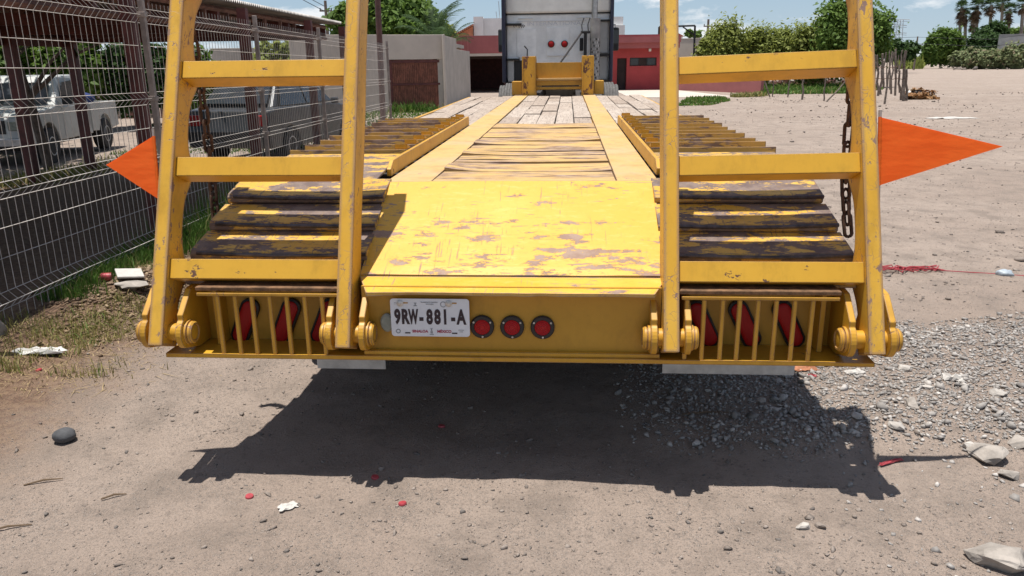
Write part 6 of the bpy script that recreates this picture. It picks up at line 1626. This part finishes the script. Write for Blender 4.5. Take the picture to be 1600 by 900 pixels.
def rock(name, loc, rad, mat, label, cat, seed):
    rr_ = rng(seed); p = rr_.normal(size=(22, 3)); p /= np.linalg.norm(p, axis=1)[:, None]; p *= rr_.uniform(0.78, 1.08, (22, 1))
    bm = bmesh.new()
    for q in p: bm.verts.new(q)
    bmesh.ops.convex_hull(bm, input=bm.verts)
    bmesh.ops.delete(bm, geom=[v for v in bm.verts if not v.link_faces], context='VERTS')
    bmesh.ops.triangulate(bm, faces=bm.faces)
    bmesh.ops.subdivide_edges(bm, edges=bm.edges, cuts=2, use_grid_fill=True)
    for v in bm.verts:
        c = v.co; k = 1 + 0.10 * float(vnoise(c.x * 3 + seed, c.y * 3 + c.z * 2, 1.0, seed % 90)) + 0.10 * float(vnoise(c.x * 9 + seed, c.z * 9 + c.y * 5, 1.0, (seed + 7) % 90))
        v.co = Vector((c.x * rad[0], c.y * rad[1], c.z * rad[2])) * k
    me = bpy.data.meshes.new(name); bm.to_mesh(me); bm.free(); me.materials.append(mat)
    o = bpy.data.objects.new(name, me); COL.objects.link(o); o.location = loc; o.rotation_euler = (0.1, -0.08, seed * 0.7)
    return tag(o, label, cat)
for i, (px_, py, s, mt, lab) in enumerate(CH):
    rr = random.Random(900 + i); p = gpt(px_, py)
    (rock if mt != 'blue_plastic' else lambda *a_: lump(*a_, 3, 0.3))('stone' if mt != 'blue_plastic' else 'plastic_jug', p + Vector((0, 0, s * 0.18)), (s * 0.85, s * rr.uniform(0.6, 0.8), s * rr.uniform(0.34, 0.5)), M[mt], lab, 'stone' if mt != 'blue_plastic' else 'jug', 130 + i * 3)
# litter by the fence: pale board on a slab, red cup, bag
p = gpt(204, 437); mb = MB(); mb.box(-0.085, 0.085, -0.07, 0.07, 0.01, 0.024, (0.22, 0.14, 0.6)); o = mb.build('foam_board', M['paper'], None, 0.004, loc=p + Vector((0, 0, 0.03))); tag(o, 'tilted white foam board on the soil heap by the fence', 'board')
p = gpt(207, 446); lump('stone_slab', p + Vector((0, 0, 0.01)), (0.12, 0.07, 0.02), M['chunk_dark'], 'flat grey slab under the white foam board', 'slab', 81, 2, 0.3)
p = gpt(168, 441); mb = MB(); mb.lathe([(-0.04, 0.02), (-0.03, 0.026), (0.03, 0.03), (0.03, 0.022)], (0, 0, 0), 'x', 16); o = mb.build('paper_cup', M['red_plastic'], None, loc=p + Vector((0, 0, 0.04)), rot=(0, 0.1, 0.3), smooth=True); tag(o, 'red cup lying left of the white foam board', 'cup')
crumple('crushed_can', 226, 484, 0.06, 0.05, 0.035, M['red_plastic'], 'crushed red can beside the left hinge of the trailer', 'can', 82, 0.2)
crumple('plastic_bag', 228, 466, 0.09, 0.07, 0.03, M['blue_plastic'], 'pale grey plastic bag above the crushed red can', 'bag', 83, 0.2)
crumple('red_wrapper', 206, 485, 0.05, 0.03, 0.012, M['red_plastic'], 'faded red wrapper left of the crushed can', 'wrapper', 84, 0.2)
p = gpt(-4, 528); lump('boulder', p + Vector((-0.05, 0, 0.02)), (0.07, 0.10, 0.11), M['chunk_dark'], 'grey boulder at the left edge under the fence', 'stone', 85, 3, 0.35)
# tangle of red string on the lot
p = gpt(1412, 425); rr = random.Random(91); root = empty('red_string', p); tag(root, 'tangled red string on the lot right of the outer ramp post', 'string')
for k in range(7):
    pts = [Vector((-0.22 + 0.5 * j / 8 + rr.uniform(-.03, .03), rr.uniform(-0.08, 0.08), 0.012 + rr.uniform(0, 0.03))) for j in range(9)]
    mb = MB(); mb.tube(pts, 0.005, 5); mb.build('strand', M['red_plastic'], root)
mb = MB(); mb.tube([Vector((0.25, 0, 0.012)), Vector((0.7, -0.15, 0.012)), Vector((1.2, -0.35, 0.012)), Vector((1.7, -0.45, 0.012))], 0.004, 5); mb.build('strand', M['red_plastic'], root)
# twigs
for i, (px_, py, L, a, lab) in enumerate(((68, 755, 0.14, 0.35, 'thin straw coloured twig at the left below the round stone'), (12, 828, 0.16, 0.3, 'grey twig at the left edge'), (1105, 648, 0.24, 0.05, 'pale stick lying in the trailer shadow'), (178, 778, 0.09, 0.4, 'short twig beside the pale pebble'))):
    mb = MB(); c, s = math.cos(a), math.sin(a); mb.tube([(-L / 2 * c, -L / 2 * s, 0.006), (0, 0.006, 0.012), (L / 2 * c, L / 2 * s, 0.007)], [0.003, 0.004, 0.002], 6); o = mb.build('twig', M['straw'], None, loc=gpt(px_, py)); tag(o, lab, 'twig', 'twigs on the dirt')
